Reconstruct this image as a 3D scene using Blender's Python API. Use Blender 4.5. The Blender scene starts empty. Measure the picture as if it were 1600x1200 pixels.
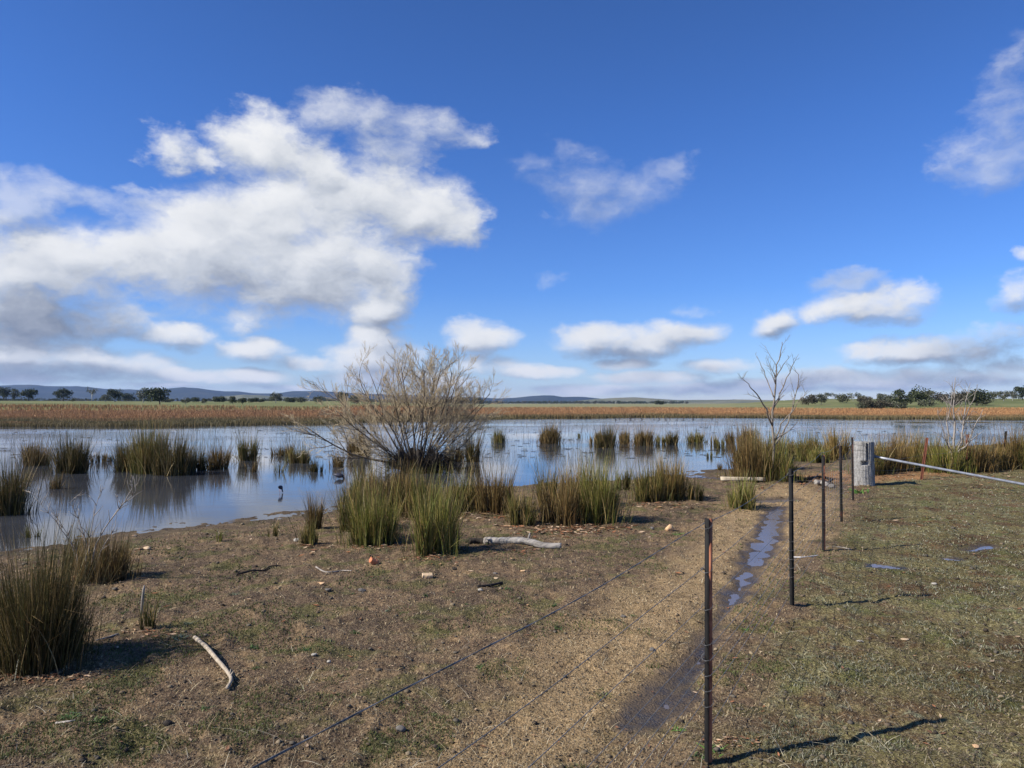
import bpy, math, random
import numpy as np
from math import radians, sin, cos, pi, atan2, sqrt
from mathutils import Vector, Matrix

scene = bpy.context.scene
COL = scene.collection
random.seed(11)
RNG = np.random.default_rng(7)

# ------------------------------------------------------------------ camera
F = 1150.0                      # focal length in photo pixels (photo 1600 x 1200)
EYE = 1.65
PITCH = math.atan(30 / F)
cam_d = bpy.data.cameras.new('camera')
cam = bpy.data.objects.new('camera', cam_d)
COL.objects.link(cam)
cam_d.sensor_width = 36
cam_d.lens = F / 1600 * 36
cam_d.clip_start = 0.05
cam_d.clip_end = 60000
cam.location = (0, 0, EYE)
cam.rotation_euler = (pi / 2 + PITCH, 0, 0)
scene.camera = cam

def ray(x, y):
    cx = (x - 800) / F; cy = (600 - y) / F
    return Vector((cx, cos(PITCH) - cy * sin(PITCH), sin(PITCH) + cy * cos(PITCH)))

def G(x, y, z=0.0):
    r = ray(x, y)
    t = (z - EYE) / r.z
    return r.x * t, r.y * t

def XZ(x, y, Y):
    r = ray(x, y); t = Y / r.y
    return r.x * t, EYE + r.z * t

# ------------------------------------------------------------------ light
SUN_TO = Vector((-1.37, -0.47, 1.12)).normalized()
SUN_EL = math.asin(SUN_TO.z)
SUN_AZ = atan2(SUN_TO.x, SUN_TO.y)
sl = bpy.data.lights.new('sun', 'SUN')
sl.energy = 5.0
sl.angle = radians(0.5)
sl.color = (1.0, 0.95, 0.88)
sun = bpy.data.objects.new('sun', sl)
sun.rotation_euler = SUN_TO.to_track_quat('Z', 'Y').to_euler()
sun.location = SUN_TO * 50
COL.objects.link(sun)
scene.view_settings.view_transform = 'Standard'
scene.view_settings.look = 'None'
scene.view_settings.exposure = 0.52
scene.view_settings.gamma = 1.0
scene.cycles.max_bounces = 6
scene.cycles.volume_bounces = 0
scene.cycles.transparent_max_bounces = 8

# ------------------------------------------------------------------ node helpers
class NT:
    def __init__(s, nt):
        s.nt = nt; s.n = nt.nodes; s.l = nt.links
    def node(s, t, **kw):
        n = s.n.new(t)
        for k, v in kw.items():
            setattr(n, k, v)
        return n
    def put(s, inp, v):
        if v is None: return
        if hasattr(v, 'is_output') or isinstance(v, bpy.types.NodeSocket):
            s.l.new(v, inp)
        else:
            if inp.type == 'RGBA' and len(v) == 3: v = (*v, 1)
            inp.default_value = v
    def m(s, op, a, b=None, c=None, clamp=False):
        n = s.node('ShaderNodeMath', operation=op, use_clamp=clamp)
        s.put(n.inputs[0], a); s.put(n.inputs[1], b); s.put(n.inputs[2], c)
        return n.outputs[0]
    def vm(s, op, a, b=None, c=None):
        n = s.node('ShaderNodeVectorMath', operation=op)
        s.put(n.inputs[0], a); s.put(n.inputs[1], b)
        if c is not None: s.put(n.inputs[2], c)
        return n.outputs['Value'] if op in ('DOT_PRODUCT', 'LENGTH') else n.outputs[0]
    def mix(s, f, a, b, mode='MIX'):
        n = s.node('ShaderNodeMix', data_type='RGBA', blend_type=mode)
        s.put(n.inputs[0], f); s.put(n.inputs[6], a); s.put(n.inputs[7], b)
        return n.outputs[2]
    def noise(s, vec, scale, detail=4, rough=0.55, dist=0.0, lac=2.0):
        n = s.node('ShaderNodeTexNoise')
        s.put(n.inputs['Vector'], vec)
        n.inputs['Scale'].default_value = scale; n.inputs['Detail'].default_value = detail
        n.inputs['Roughness'].default_value = rough; n.inputs['Distortion'].default_value = dist
        n.inputs['Lacunarity'].default_value = lac
        return n
    def ss(s, v, a, b, c=0.0, d=1.0):
        n = s.node('ShaderNodeMapRange', interpolation_type='SMOOTHSTEP')
        s.put(n.inputs[0], v)
        for i, q in enumerate((a, b, c, d)): s.put(n.inputs[1 + i], q)
        return n.outputs[0]
    def lin(s, v, a, b, c=0.0, d=1.0):
        n = s.node('ShaderNodeMapRange')
        s.put(n.inputs[0], v)
        for i, q in enumerate((a, b, c, d)): s.put(n.inputs[1 + i], q)
        return n.outputs[0]
    def attr(s, name):
        return s.node('ShaderNodeAttribute', attribute_name=name)
    def ramp(s, v, stops):
        n = s.node('ShaderNodeValToRGB')
        s.put(n.inputs[0], v)
        e = n.color_ramp.elements
        while len(e) < len(stops): e.new(0.5)
        for q, (p, c) in zip(e, stops):
            q.position = p; q.color = (*c, 1)
        return n.outputs[0]
    def mapping(s, vec, scale=(1, 1, 1), rot=(0, 0, 0)):
        n = s.node('ShaderNodeMapping')
        s.put(n.inputs[0], vec)
        n.inputs['Scale'].default_value = scale; n.inputs['Rotation'].default_value = rot
        return n.outputs[0]

# ------------------------------------------------------------------ sky
world = bpy.data.worlds.new('World')
scene.world = world
world.use_nodes = True
W = NT(world.node_tree)
W.n.clear()
SKY_STRENGTH = 0.091
sky = W.node('ShaderNodeTexSky', sky_type='NISHITA')
sky.sun_disc = False
sky.sun_elevation = SUN_EL
sky.sun_rotation = SUN_AZ % (2 * pi)
sky.altitude = 700
sky.air_density = 1.0
sky.dust_density = 0.15
sky.ozone_density = 2.5

# clouds: (x, y, half width, half height, thin) as they stand in the sky, converted to azimuth / elevation
CLOUDS = [
 (282,232,50,32,.0),(335,250,40,20,.1),(425,225,78,55,0),(480,262,70,36,0),(560,180,95,38,.28),(650,200,95,36,.34),(735,222,50,22,.4),(610,235,90,30,.3),
 (500,300,120,60,0),(590,295,110,66,0),(660,325,95,66,0),(720,350,46,34,.05),(400,345,150,75,0),(300,395,130,85,0),(470,420,190,85,0),
 (600,430,66,80,.0),(595,488,44,30,.05),(400,490,60,26,.35),(200,400,100,60,0),(110,420,130,66,0),(10,430,100,75,0),
 (20,320,60,60,.15),(70,290,80,32,.35),(150,315,70,22,.5),(250,300,50,16,.5),
 (40,490,160,58,0),(150,500,90,42,.1),(40,560,160,36,0),(170,572,120,28,0),(270,522,66,26,0),(290,585,80,14,0),
 (405,543,60,20,0),(470,563,50,14,.1),(395,584,66,15,0),(585,530,46,26,.0),(575,560,85,32,.0),(600,590,120,18,.1),
 (755,528,58,28,.0),(840,580,66,13,.0),(760,570,60,22,.2),(700,598,100,12,.2),
 (890,275,88,56,.48),(945,300,98,52,.48),(880,235,34,22,.5),(1060,262,42,32,.62),(835,262,60,22,.6),(1000,290,60,40,.6),
 (930,528,78,32,0),(1000,540,80,24,.1),(1080,517,72,22,.2),(1080,480,36,10,.6),(865,446,25,14,.62),
 (1213,505,38,30,.0),(1360,480,90,36,.0),(1320,440,56,18,.3),(1420,470,46,22,.05),(1290,490,50,22,.25),
 (1420,548,125,22,.0),(1530,545,100,30,.1),(1560,520,80,24,.2),
 (1580,190,75,110,.50),(1560,265,80,48,.52),(1500,240,60,30,.66),(1585,100,45,50,.5),(1575,465,42,36,.15),(1590,400,26,14,.4),
 (1500,590,150,18,.1),(1580,572,70,18,.0),(1000,590,75,12,.0),(985,566,56,12,.1),(1115,570,66,15,.0),(1190,600,100,13,.0),(1290,590,95,14,.05),(850,578,60,12,0),
 (940,608,100,10,.0),(1080,607,120,13,.0),(1050,590,60,12,.0),(60,590,150,10,.2),(250,602,90,6,.3),(450,602,70,6,.3),(1380,600,140,12,.2),
]
GREY = [(40,500,190,48,1.0),(150,525,110,30,.8),(470,450,180,46,.55),(560,410,120,50,.2),(330,430,140,46,.2),(100,583,170,18,.9),(200,592,110,14,.6),(640,375,90,34,.35),
        (900,320,120,46,.45),(950,556,95,14,.9),(1040,560,80,18,.8),(1080,526,66,22,.6),(1370,512,90,16,.9),(1310,442,80,20,.9),(1560,548,150,34,.9),
        (1420,568,130,10,.8),(1480,600,160,16,.9),(1200,602,160,18,.9),(1110,580,60,12,.9),(960,612,160,10,.4),(600,592,110,22,.45),(755,556,70,16,.6),(270,545,60,9,.8),
        (430,566,90,9,.6),(400,598,60,6,.6),(1570,270,90,60,.4),(1560,160,70,70,.25),(1575,490,46,26,.8),(1213,526,40,14,.8),(700,240,90,24,.25),(480,262,60,18,.15),
        (1300,592,120,16,.9),(600,505,50,16,.5),(570,580,90,16,.5),(80,440,120,24,.25)]
geo = W.node('ShaderNodeTexCoord')
dirv = geo.outputs['Generated']
sep = W.node('ShaderNodeSeparateXYZ'); W.l.new(dirv, sep.inputs[0])
az = W.m('ARCTAN2', sep.outputs[0], sep.outputs[1])
el = W.m('ARCSINE', sep.outputs[2])
comb = W.node('ShaderNodeCombineXYZ'); W.l.new(az, comb.inputs[0]); W.l.new(el, comb.inputs[1])
# features shrink towards the horizon, as clouds farther off do
fine_k = W.m('DIVIDE', 1.0, W.m('ADD', W.m('MAXIMUM', el, 0.0), 0.16))
dv0 = W.mapping(dirv, (1, 1, 1.6))
n1 = W.noise(dv0, 5, 3, 0.5)
n1b = W.noise(dv0, 18, 6, 0.6)
w1 = W.vm('MULTIPLY', W.vm('SUBTRACT', n1.outputs['Color'], (0.5, 0.5, 0.5)), (0.07, 0.05, 0))
w2 = W.vm('MULTIPLY', W.vm('SUBTRACT', n1b.outputs['Color'], (0.5, 0.5, 0.5)), (0.085, 0.05, 0))
wk = W.ss(el, 0.0, 0.22, .28, 1.0)
sc = W.node('ShaderNodeVectorMath', operation='SCALE'); W.l.new(W.vm('ADD', w1, w2), sc.inputs[0]); W.l.new(wk, sc.inputs['Scale'])
P0 = W.vm('ADD', comb.outputs[0], sc.outputs[0])

def azel(x, y, a, b):
    r = ray(x, y).normalized()
    A = atan2(r.x, r.y); E = math.asin(r.z)
    k = cos(A) ** 2
    return A, E, a / F * k, b / F * cos(A) * cos(E) ** 1.5

def field(P, blobs, grow=1.0):
    cur = None
    for (x, y, a, b, off) in blobs:
        A, E, ra, rb = azel(x, y, a, b)
        ra *= grow * (1 + .35 * off); rb *= grow * (1 + .35 * off)
        sx, sy = 1 / ra, 1 / rb
        q = W.vm('MULTIPLY_ADD', P, (sx, sy, 0), (-A * sx, -E * sy, sqrt(max(off * 1.0, 0))))
        d = W.vm('DOT_PRODUCT', q, q)
        cur = d if cur is None else W.m('SMOOTH_MIN', cur, d, 0.45)
    return cur

def billow(dv, scale):
    v = W.node('ShaderNodeTexVoronoi', feature='F1')
    W.l.new(dv, v.inputs['Vector']); v.inputs['Scale'].default_value = scale
    return W.m('SUBTRACT', 0.5, v.outputs['Distance'])

def soft(P, dv, det):
    d = W.m('MINIMUM', field(P, CLOUDS, 1.13), 5.0)
    core = W.m('MINIMUM', W.m('SUBTRACT', 1.0, d), 1.1)
    na = W.noise(dv, 8, det, 0.55, 0.1)
    core = W.m('MULTIPLY_ADD', W.m('SUBTRACT', na.outputs[0], 0.47), 1.75, core)
    return W.m('MULTIPLY_ADD', billow(dv, 20), .35, core)

wdv = W.vm('ADD', dv0, W.vm('MULTIPLY', W.vm('SUBTRACT', n1b.outputs['Color'], (0.5, 0.5, 0.5)), (.05, .05, .05)))
S0 = soft(P0, wdv, 5)
nb = W.noise(wdv, 42, 5, 0.6)
D0 = W.m('MULTIPLY_ADD', W.m('SUBTRACT', nb.outputs[0], 0.46), 0.85, S0)
# the same cloud a little nearer the sun: difference gives lit and shaded sides
P1 = W.vm('ADD', P0, (-0.014, 0.020, 0))
dv1 = W.vm('ADD', wdv, (-0.012, 0.0, 0.030))
D1 = soft(P1, dv1, 5)
alpha = W.ss(D0, -0.05, 1.08)
alpha = W.m('MULTIPLY', alpha, .985)
lit = W.m('SUBTRACT', S0, D1)
lit = W.ss(lit, -.75, .75)
g = None
for (x, y, a, b, amp) in GREY:
    A, E, ra, rb = azel(x, y, a * 1.3, b * 1.35)
    q = W.vm('MULTIPLY_ADD', P0, (1 / ra, 1 / rb, 0), (-A / ra, -E / rb, 0))
    d = W.vm('DOT_PRODUCT', q, q)
    v = W.m('MULTIPLY', W.m('SUBTRACT', 1.0, d, clamp=True), amp)
    g = v if g is None else W.m('SMOOTH_MAX', g, v, 0.3)
thin = None
for (x, y, a, b, amp) in [(930,290,180,95,.52),(1060,270,90,60,.6),(1570,200,160,160,.45),(640,190,180,46,.28),(90,300,160,56,.45),(865,446,50,30,.5),(1090,478,60,24,.5),(1300,440,70,26,.35)]:
    A, E, ra, rb = azel(x, y, a * 1.3, b * 1.3)
    q = W.vm('MULTIPLY_ADD', P0, (1 / ra, 1 / rb, 0), (-A / ra, -E / rb, 0))
    v = W.m('MULTIPLY', W.ss(W.vm('DOT_PRODUCT', q, q), 1.0, .3), amp)
    thin = v if thin is None else W.m('MAXIMUM', thin, v)
alpha = W.m('MULTIPLY', alpha, W.m('SUBTRACT', 1.0, thin))
ng = W.noise(wdv, 9, 6, 0.6)
g = W.m('MULTIPLY', g, W.lin(ng.outputs[0], 0.3, 0.66, 0.5, 1.3), clamp=True)
shade = W.m('SUBTRACT', W.m('MULTIPLY_ADD', lit, 0.52, 0.52), W.m('MULTIPLY', g, 0.72), clamp=True)
K = 1.0 / SKY_STRENGTH
cl = W.ramp(shade, [(0.0, (0.19, 0.22, 0.28)), (0.3, (0.31, 0.34, 0.40)), (0.55, (0.50, 0.53, 0.58)), (0.75, (0.66, 0.675, 0.70)), (1.0, (0.80, 0.80, 0.80))])
cl = W.mix(1.0, cl, (K * .84, K * .84, K * .84), 'MULTIPLY')
# blue of the clear sky: physical sky, cooled a little the way the phone rendered it
tint = W.ramp(W.lin(el, 0.0, 0.6), [(0.0, (0.80, 0.86, 1.06)), (0.10, (0.60, 0.76, 1.12)), (0.25, (0.42, 0.68, 1.16)), (0.6, (0.36, 0.64, 1.14)), (1.0, (0.34, 0.58, 1.0))])
skyc = W.mix(1.0, sky.outputs[0], tint, 'MULTIPLY')
bg = W.node('ShaderNodeBackground')
up = W.m('GREATER_THAN', el, -0.005)
W.l.new(W.mix(W.m('MULTIPLY', alpha, up), skyc, cl), bg.inputs[0])
bg.inputs[1].default_value = SKY_STRENGTH
wo = W.node('ShaderNodeOutputWorld'); W.l.new(bg.outputs[0], wo.inputs[0])
world.cycles.sampling_method = 'MANUAL'
world.cycles.sample_map_resolution = 512

# ------------------------------------------------------------------ small tools
def tag(o, label=None, cat=None, group=None, kind=None):
    if label: o['label'] = label
    if cat: o['category'] = cat
    if group: o['group'] = group
    if kind: o['kind'] = kind
    return o

def empty(name, loc):
    o = bpy.data.objects.new(name, None); COL.objects.link(o)
    o.empty_display_size = 0.2
    o.location = loc
    return o

def mesh_np(name, V, faces, mats, parent=None, cols=None, smooth=False, attrs=None, loc=None, midx=None):
    """faces: int array (n, k) or a list of such arrays; vertices in world space unless loc is given"""
    V = np.asarray(V, dtype=np.float32)
    if not isinstance(faces, (list, tuple)): faces = [faces]
    faces = [np.asarray(f, dtype=np.int32) for f in faces if len(f)]
    me = bpy.data.meshes.new(name)
    me.vertices.add(len(V)); me.vertices.foreach_set('co', V.ravel())
    loops = np.concatenate([f.ravel() for f in faces])
    sizes = np.concatenate([np.full(len(f), f.shape[1], dtype=np.int32) for f in faces])
    starts = np.concatenate([[0], np.cumsum(sizes)[:-1]]).astype(np.int32)
    me.loops.add(len(loops)); me.loops.foreach_set('vertex_index', loops)
    me.polygons.add(len(sizes)); me.polygons.foreach_set('loop_start', starts)
    if smooth: me.polygons.foreach_set('use_smooth', np.ones(len(sizes), dtype=bool))
    if midx is not None: me.polygons.foreach_set('material_index', np.asarray(midx, dtype=np.int32))
    me.update(calc_edges=True)
    if cols is not None:
        c = np.ones((len(V), 4), dtype=np.float32); c[:, :3] = cols
        a = me.color_attributes.new('Col', 'FLOAT_COLOR', 'POINT'); a.data.foreach_set('color', c.ravel())
    for k, v in (attrs or {}).items():
        a = me.attributes.new(k, 'FLOAT', 'POINT'); a.data.foreach_set('value', np.asarray(v, dtype=np.float32))
    for mm in (mats if isinstance(mats, (list, tuple)) else [mats]): me.materials.append(mm)
    o = bpy.data.objects.new(name, me); COL.objects.link(o)
    if loc is not None: o.location = loc
    if parent is not None:
        o.parent = parent
    return o

def local(V, o):
    return np.asarray(V) - np.array(o.location, dtype=float)

def hash2(ix, iy, seed):
    h = (ix.astype(np.int64) * 374761393 + iy.astype(np.int64) * 668265263 + seed * 2147483647) & 0xffffffff
    h = ((h ^ (h >> 13)) * 1274126177) & 0xffffffff
    return ((h ^ (h >> 16)) & 0xffffff) / float(0xffffff)

def vnoise(x, y, seed=0):
    ix = np.floor(x); iy = np.floor(y); fx = x - ix; fy = y - iy
    fx = fx * fx * (3 - 2 * fx); fy = fy * fy * (3 - 2 * fy)
    a = hash2(ix, iy, seed); b = hash2(ix + 1, iy, seed); c = hash2(ix, iy + 1, seed); d = hash2(ix + 1, iy + 1, seed)
    return (a * (1 - fx) + b * fx) * (1 - fy) + (c * (1 - fx) + d * fx) * fy

def fbm(x, y, oct=4, seed=0, gain=0.5):
    s = 0; a = 1; t = 0
    for i in range(oct):
        s = s + a * vnoise(x * 2 ** i + 13.7 * i, y * 2 ** i + 7.1 * i, seed + i); t += a; a *= gain
    return s / t

def sstep(x, a, b):
    t = np.clip((x - a) / (b - a), 0, 1)
    return t * t * (3 - 2 * t)

# ------------------------------------------------------------------ terrain
WATER_Z = -0.10
shore_px = [(-420,905),(-150,880),(0,866),(60,858),(110,850),(150,843),(180,836),(225,834),(260,828),(300,824),(330,822),(390,815),(450,806),(520,799),
            (570,786),(640,770),(700,764),(760,760),(800,760),(850,757),(930,752),(1000,748),(1060,743),(1100,738),(1150,733),(1190,727),
            (1240,722),(1262,712),(1300,708),(1345,703),(1400,699),(1500,697),(1600,693),(1750,690)]
poly = [G(x, y, WATER_Z) for x, y in shore_px] + [(70, 34), (260, 20), (260, -200), (-260, -200), (-260, -20), (-40, 4)]
poly = np.array(poly)

def signed_shore(x, y):
    """distance to the near shoreline, positive on land"""
    px, py = poly[:, 0], poly[:, 1]
    qx, qy = np.roll(px, -1), np.roll(py, -1)
    best = np.full(x.shape, 1e9); inside = np.zeros(x.shape, dtype=bool)
    for i in range(len(px)):
        ex, ey = qx[i] - px[i], qy[i] - py[i]
        t = np.clip(((x - px[i]) * ex + (y - py[i]) * ey) / (ex * ex + ey * ey), 0, 1)
        best = np.minimum(best, np.hypot(x - px[i] - t * ex, y - py[i] - t * ey))
        c = ((py[i] > y) != (qy[i] > y))
        with np.errstate(divide='ignore', invalid='ignore'):
            xi = px[i] + (y - py[i]) / (ey if ey != 0 else 1e-9) * ex
        inside ^= c & (x < xi)
    return np.where(inside, best, -best)

# far shore distance along photo columns
FS = np.array([(-600, 48), (0, 55), (300, 57), (520, 63), (700, 76), (800, 82), (1000, 92), (1150, 90), (1260, 84), (1400, 82), (1600, 78), (2200, 70)], dtype=float)
# puddles: photo ellipses on the ground (x, y, half width, half height, skew, depth)
def ell(x, y, pts):
    """mask around a polyline on the ground with radius, from photo points (x, y, radius in metres)"""
    best = np.full(x.shape, -9.0)
    W_ = [(*G(a, b), r) for a, b, r in pts]
    if len(W_) == 1: W_ = W_ * 2
    for (ax, ay, ar), (bx, by, br) in zip(W_[:-1], W_[1:]):
        ex, ey = bx - ax, by - ay; L = ex * ex + ey * ey + 1e-9
        t = np.clip(((x - ax) * ex + (y - ay) * ey) / L, 0, 1)
        best = np.maximum(best, (ar + (br - ar) * t) - np.hypot(x - ax - t * ex, y - ay - t * ey))
    return best

PUD1 = [(1080, 1045, .05), (1128, 962, .05), (1150, 925, .09), (1172, 885, .13), (1194, 850, .15), (1205, 822, .18), (1212, 800, .15), (1217, 790, .08)]
PUD2 = [(1190, 781, .32), (1225, 778, .30)]
MUD = [(985, 1125, .10), (1035, 1090, .13), (1075, 1050, .07)]
PATH = [(640, 1330, .34), (830, 1150, .36), (985, 1010, .36), (1110, 900, .45), (1180, 850, .62), (1220, 800, .75), (1235, 770, .75), (1240, 760, .4)]
PUD3 = [(1490, 871, .09)]
PUD4 = [(1515, 857, .07), (1545, 850, .06)]
PUD5 = [(1368, 882, .10), (1400, 884, .08)]
PUD6 = [(1080, 742, .22), (1125, 746, .18)]
ORANGE = [(1210, 748, .5), (1300, 748, 1.0), (1400, 742, 1.0), (1450, 740, .5)]
FENCE_A = (0.90, 3.42); FENCE_B = (6.0, 12.57)

def fence_side(x, y):
    """positive on the paddock side (east) of the fence"""
    ax, ay = FENCE_A; bx, by = FENCE_B
    dx, dy = bx - ax, by - ay; L = math.hypot(dx, dy)
    return ((x - ax) * dy - (y - ay) * dx) / L

def terrain(x, y, full=False):
    x = np.asarray(x, dtype=float); y = np.asarray(y, dtype=float)
    sh = np.atleast_1d(x).shape
    x = np.broadcast_to(np.atleast_1d(x), sh).astype(float); y = np.atleast_1d(y).astype(float)
    r = np.hypot(x, y)
    yy = np.maximum(y, 1.0)
    xs = np.clip(800 + F * x / yy, -1200, 2800)
    xs = np.where(y < 1, np.where(x > 0, 2800, -1200), xs)
    s = signed_shore(x, y)
    s = s + (fbm(x * 1.3, y * 1.3, 4, 5) - 0.5) * 0.9
    und = (fbm(x * 0.35, y * 0.35, 3, 1) - 0.5) * 0.05
    near = WATER_Z + 0.055 * sstep(s, 0, 0.7) + 0.045 * sstep(s, 0.3, 2.5) - 0.35 * sstep(-s, 0, 5)
    rough = 0.3 + 0.7 * sstep(s, 0.0, 2.0)
    fade = 1 - sstep(r, 25, 60)
    clod = fbm(x * 9, y * 9, 4, 20, 0.6) - 0.5
    clod2 = np.maximum(fbm(x * 4.0, y * 4.0, 3, 31) - 0.55, 0)
    # hoof prints and trodden hollows
    pits = 0
    for cs, sd, dp in ((.42, 3, .020), (.27, 8, .012)):
        rx_, ry_ = x * .8 + y * .6, y * .8 - x * .6
        cxi, cyi = np.floor(rx_ / cs), np.floor(ry_ / cs)
        h1, h2, h3 = hash2(cxi, cyi, sd), hash2(cxi, cyi, sd + 1), hash2(cxi, cyi, sd + 2)
        qx_ = rx_ / cs - cxi - (.3 + .4 * h1); qy_ = ry_ / cs - cyi - (.3 + .4 * h2)
        dd_ = np.sqrt(qx_ ** 2 * (1 + h3) + qy_ ** 2 * (2 - h3)) / .17
        pits = pits + np.where(h3 > .45, dp * (-np.exp(-dd_ ** 2 * 1.3) + .45 * np.exp(-(dd_ - 1.5) ** 2 * 5)), 0)
    path = sstep(ell(x, y, PATH) + (fbm(x * 2.2, y * 2.2, 5, 77, .6) - .5) * .9, -0.35, 0.3)
    z = near + (und * sstep(s, 0, 2) + (pits * (1 - .5 * path) + clod * 0.034 * (1 - .55 * path) + clod2 * 0.11 + (fbm(x * 2.2, y * 2.2, 3, 47) - .5) * .03) * rough) * fade
    wob = (fbm(x * 5, y * 5, 4, 55) - 0.5) * 0.22
    wet = np.full(sh, 0.0)
    for pts, dep in ((PUD1, .022), (PUD2, .07), (MUD, .012), (PUD3, .03), (PUD4, .03), (PUD5, .018), (PUD6, .03)):
        e = ell(x, y, pts) + wob * (0.5 if pts in (PUD3, PUD4, PUD5) else 1)
        k = sstep(e, -0.12, 0.12)
        flat = -0.012 - dep
        z = z * (1 - k * .94) + k * .94 * (flat + clod * .017)
        wet = np.maximum(wet, sstep(e, -0.10, 0.04))
    # far land
    fs = np.interp(xs, FS[:, 0], FS[:, 1])
    far = sstep(r, fs - 8, fs + 4)
    z = np.where(y > 30, np.where(s < 0, z * (1 - far) + (-0.15 + 0 * x) * far, z), z)
    leftw = 1 - sstep(xs, 520, 760)
    rightw = sstep(xs, 1060, 1290)
    hl = 0.9 * sstep(r, 150, 190) + 2.2 * sstep(r, 230, 620) + (fbm(x * .012, y * .012, 3, 9) - .5) * 1.2 * sstep(r, 230, 500)
    hr = 3.9 * sstep(r, 165, 430) * (0.93 + 0.14 * (fbm(x * .01, y * .01, 3, 14)))
    rim = np.interp(xs, [-600, 500, 700, 1000, 1150, 1300, 2000], [165, 165, 240, 260, 190, 165, 165])
    base_up = .17 * sstep(r, rim - 12, rim + 12)
    mid = 0.25 * sstep(r, 300, 900)
    onfar = (y > 0) | (r > 120)
    z = z + np.where(onfar, hl * leftw + hr * rightw + mid * (1 - leftw) * (1 - rightw) + base_up, 0)
    if not full: return z if len(z) > 1 else float(z[0])
    return z, dict(s=s, path=path, wet=wet, r=r, xs=xs, fs=fs, leftw=leftw, rightw=rightw)

def T(x, y):
    return float(terrain(np.array([x]), np.array([y])))

# one sheet, polar about the viewpoint, out past the horizon
ratio = 1.0075
rs = [0.35]
while rs[-1] < 11500:
    q = ratio if 1.4 < rs[-1] < 30 else (1.02 if rs[-1] < 700 else 1.06)
    rs.append(rs[-1] * q)
rs = np.array(rs)
ang = np.concatenate([np.linspace(-pi, -0.72, 60, endpoint=False), np.linspace(-0.72, 0.72, 1000, endpoint=False), np.linspace(0.72, pi, 60, endpoint=False)])
na_, nr_ = len(ang), len(rs)
A_, R_ = np.meshgrid(ang, rs)
X_ = (R_ * np.sin(A_)).ravel(); Y_ = (R_ * np.cos(A_)).ravel()
X_ = np.concatenate([[0.0], X_]); Y_ = np.concatenate([[0.0], Y_])
Z_, info = terrain(X_, Y_, True)
i = np.arange(nr_ - 1)[:, None]; j = np.arange(na_)[None, :]; jn = (j + 1) % na_
a = 1 + i * na_ + j; b = 1 + i * na_ + jn; c = 1 + (i + 1) * na_ + jn; d = 1 + (i + 1) * na_ + j
quads = np.stack([a, d, c, b], -1).reshape(-1, 4)
jj = np.arange(na_); tris = np.stack([np.zeros(na_, int), 1 + jj, 1 + (jj + 1) % na_], -1)
side = fence_side(X_, Y_)
paddock = sstep(side + (fbm(X_ * 3, Y_ * 3, 3, 91) - .5) * .5, -0.15, 0.2) * (1 - sstep(info['r'], 60, 70)) * sstep(info['s'], .4, 2)
orange = sstep(ell(X_, Y_, ORANGE) + (fbm(X_ * 1.5, Y_ * 1.5, 4, 66) - .5) * 1.2, -.2, .4) * (1 - sstep(info['r'], 40, 50))
farmask = sstep(info['r'], info['fs'] - 6, info['fs']) * (Y_ > 20)
redge = np.interp(info['xs'], [-600, 500, 700, 1000, 1150, 1300, 2000], [165, 165, 240, 260, 190, 165, 165]) * (1 + (fbm(X_ * .02, Y_ * .02, 3, 41) - .5) * .15)
reedm = farmask * (1 - sstep(info['r'], redge - 6, redge + 4))
fieldm = sstep(info['r'], redge - 6, redge + 4)
bank = sstep(info['s'], 1.1, 0.15)

def new_mat(name):
    m = bpy.data.materials.new(name); m.use_nodes = True
    t = NT(m.node_tree); t.n.clear()
    out = t.node('ShaderNodeOutputMaterial')
    return m, t, out

def principled(t, out, color, rough=0.8, spec=0.3, normal=None, **kw):
    p = t.node('ShaderNodeBsdfPrincipled')
    t.put(p.inputs['Base Color'], color); t.put(p.inputs['Roughness'], rough)
    t.put(p.inputs['Specular IOR Level'], spec)
    if normal is not None: t.l.new(normal, p.inputs['Normal'])
    for k, v in kw.items(): t.put(p.inputs[k], v)
    t.l.new(p.outputs[0], out.inputs[0])
    return p

def bump(t, h, strength=0.5, dist=0.01):
    b = t.node('ShaderNodeBump'); b.inputs['Strength'].default_value = strength; b.inputs['Distance'].default_value = dist
    t.l.new(h, b.inputs['Height'])
    return b.outputs[0]

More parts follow.
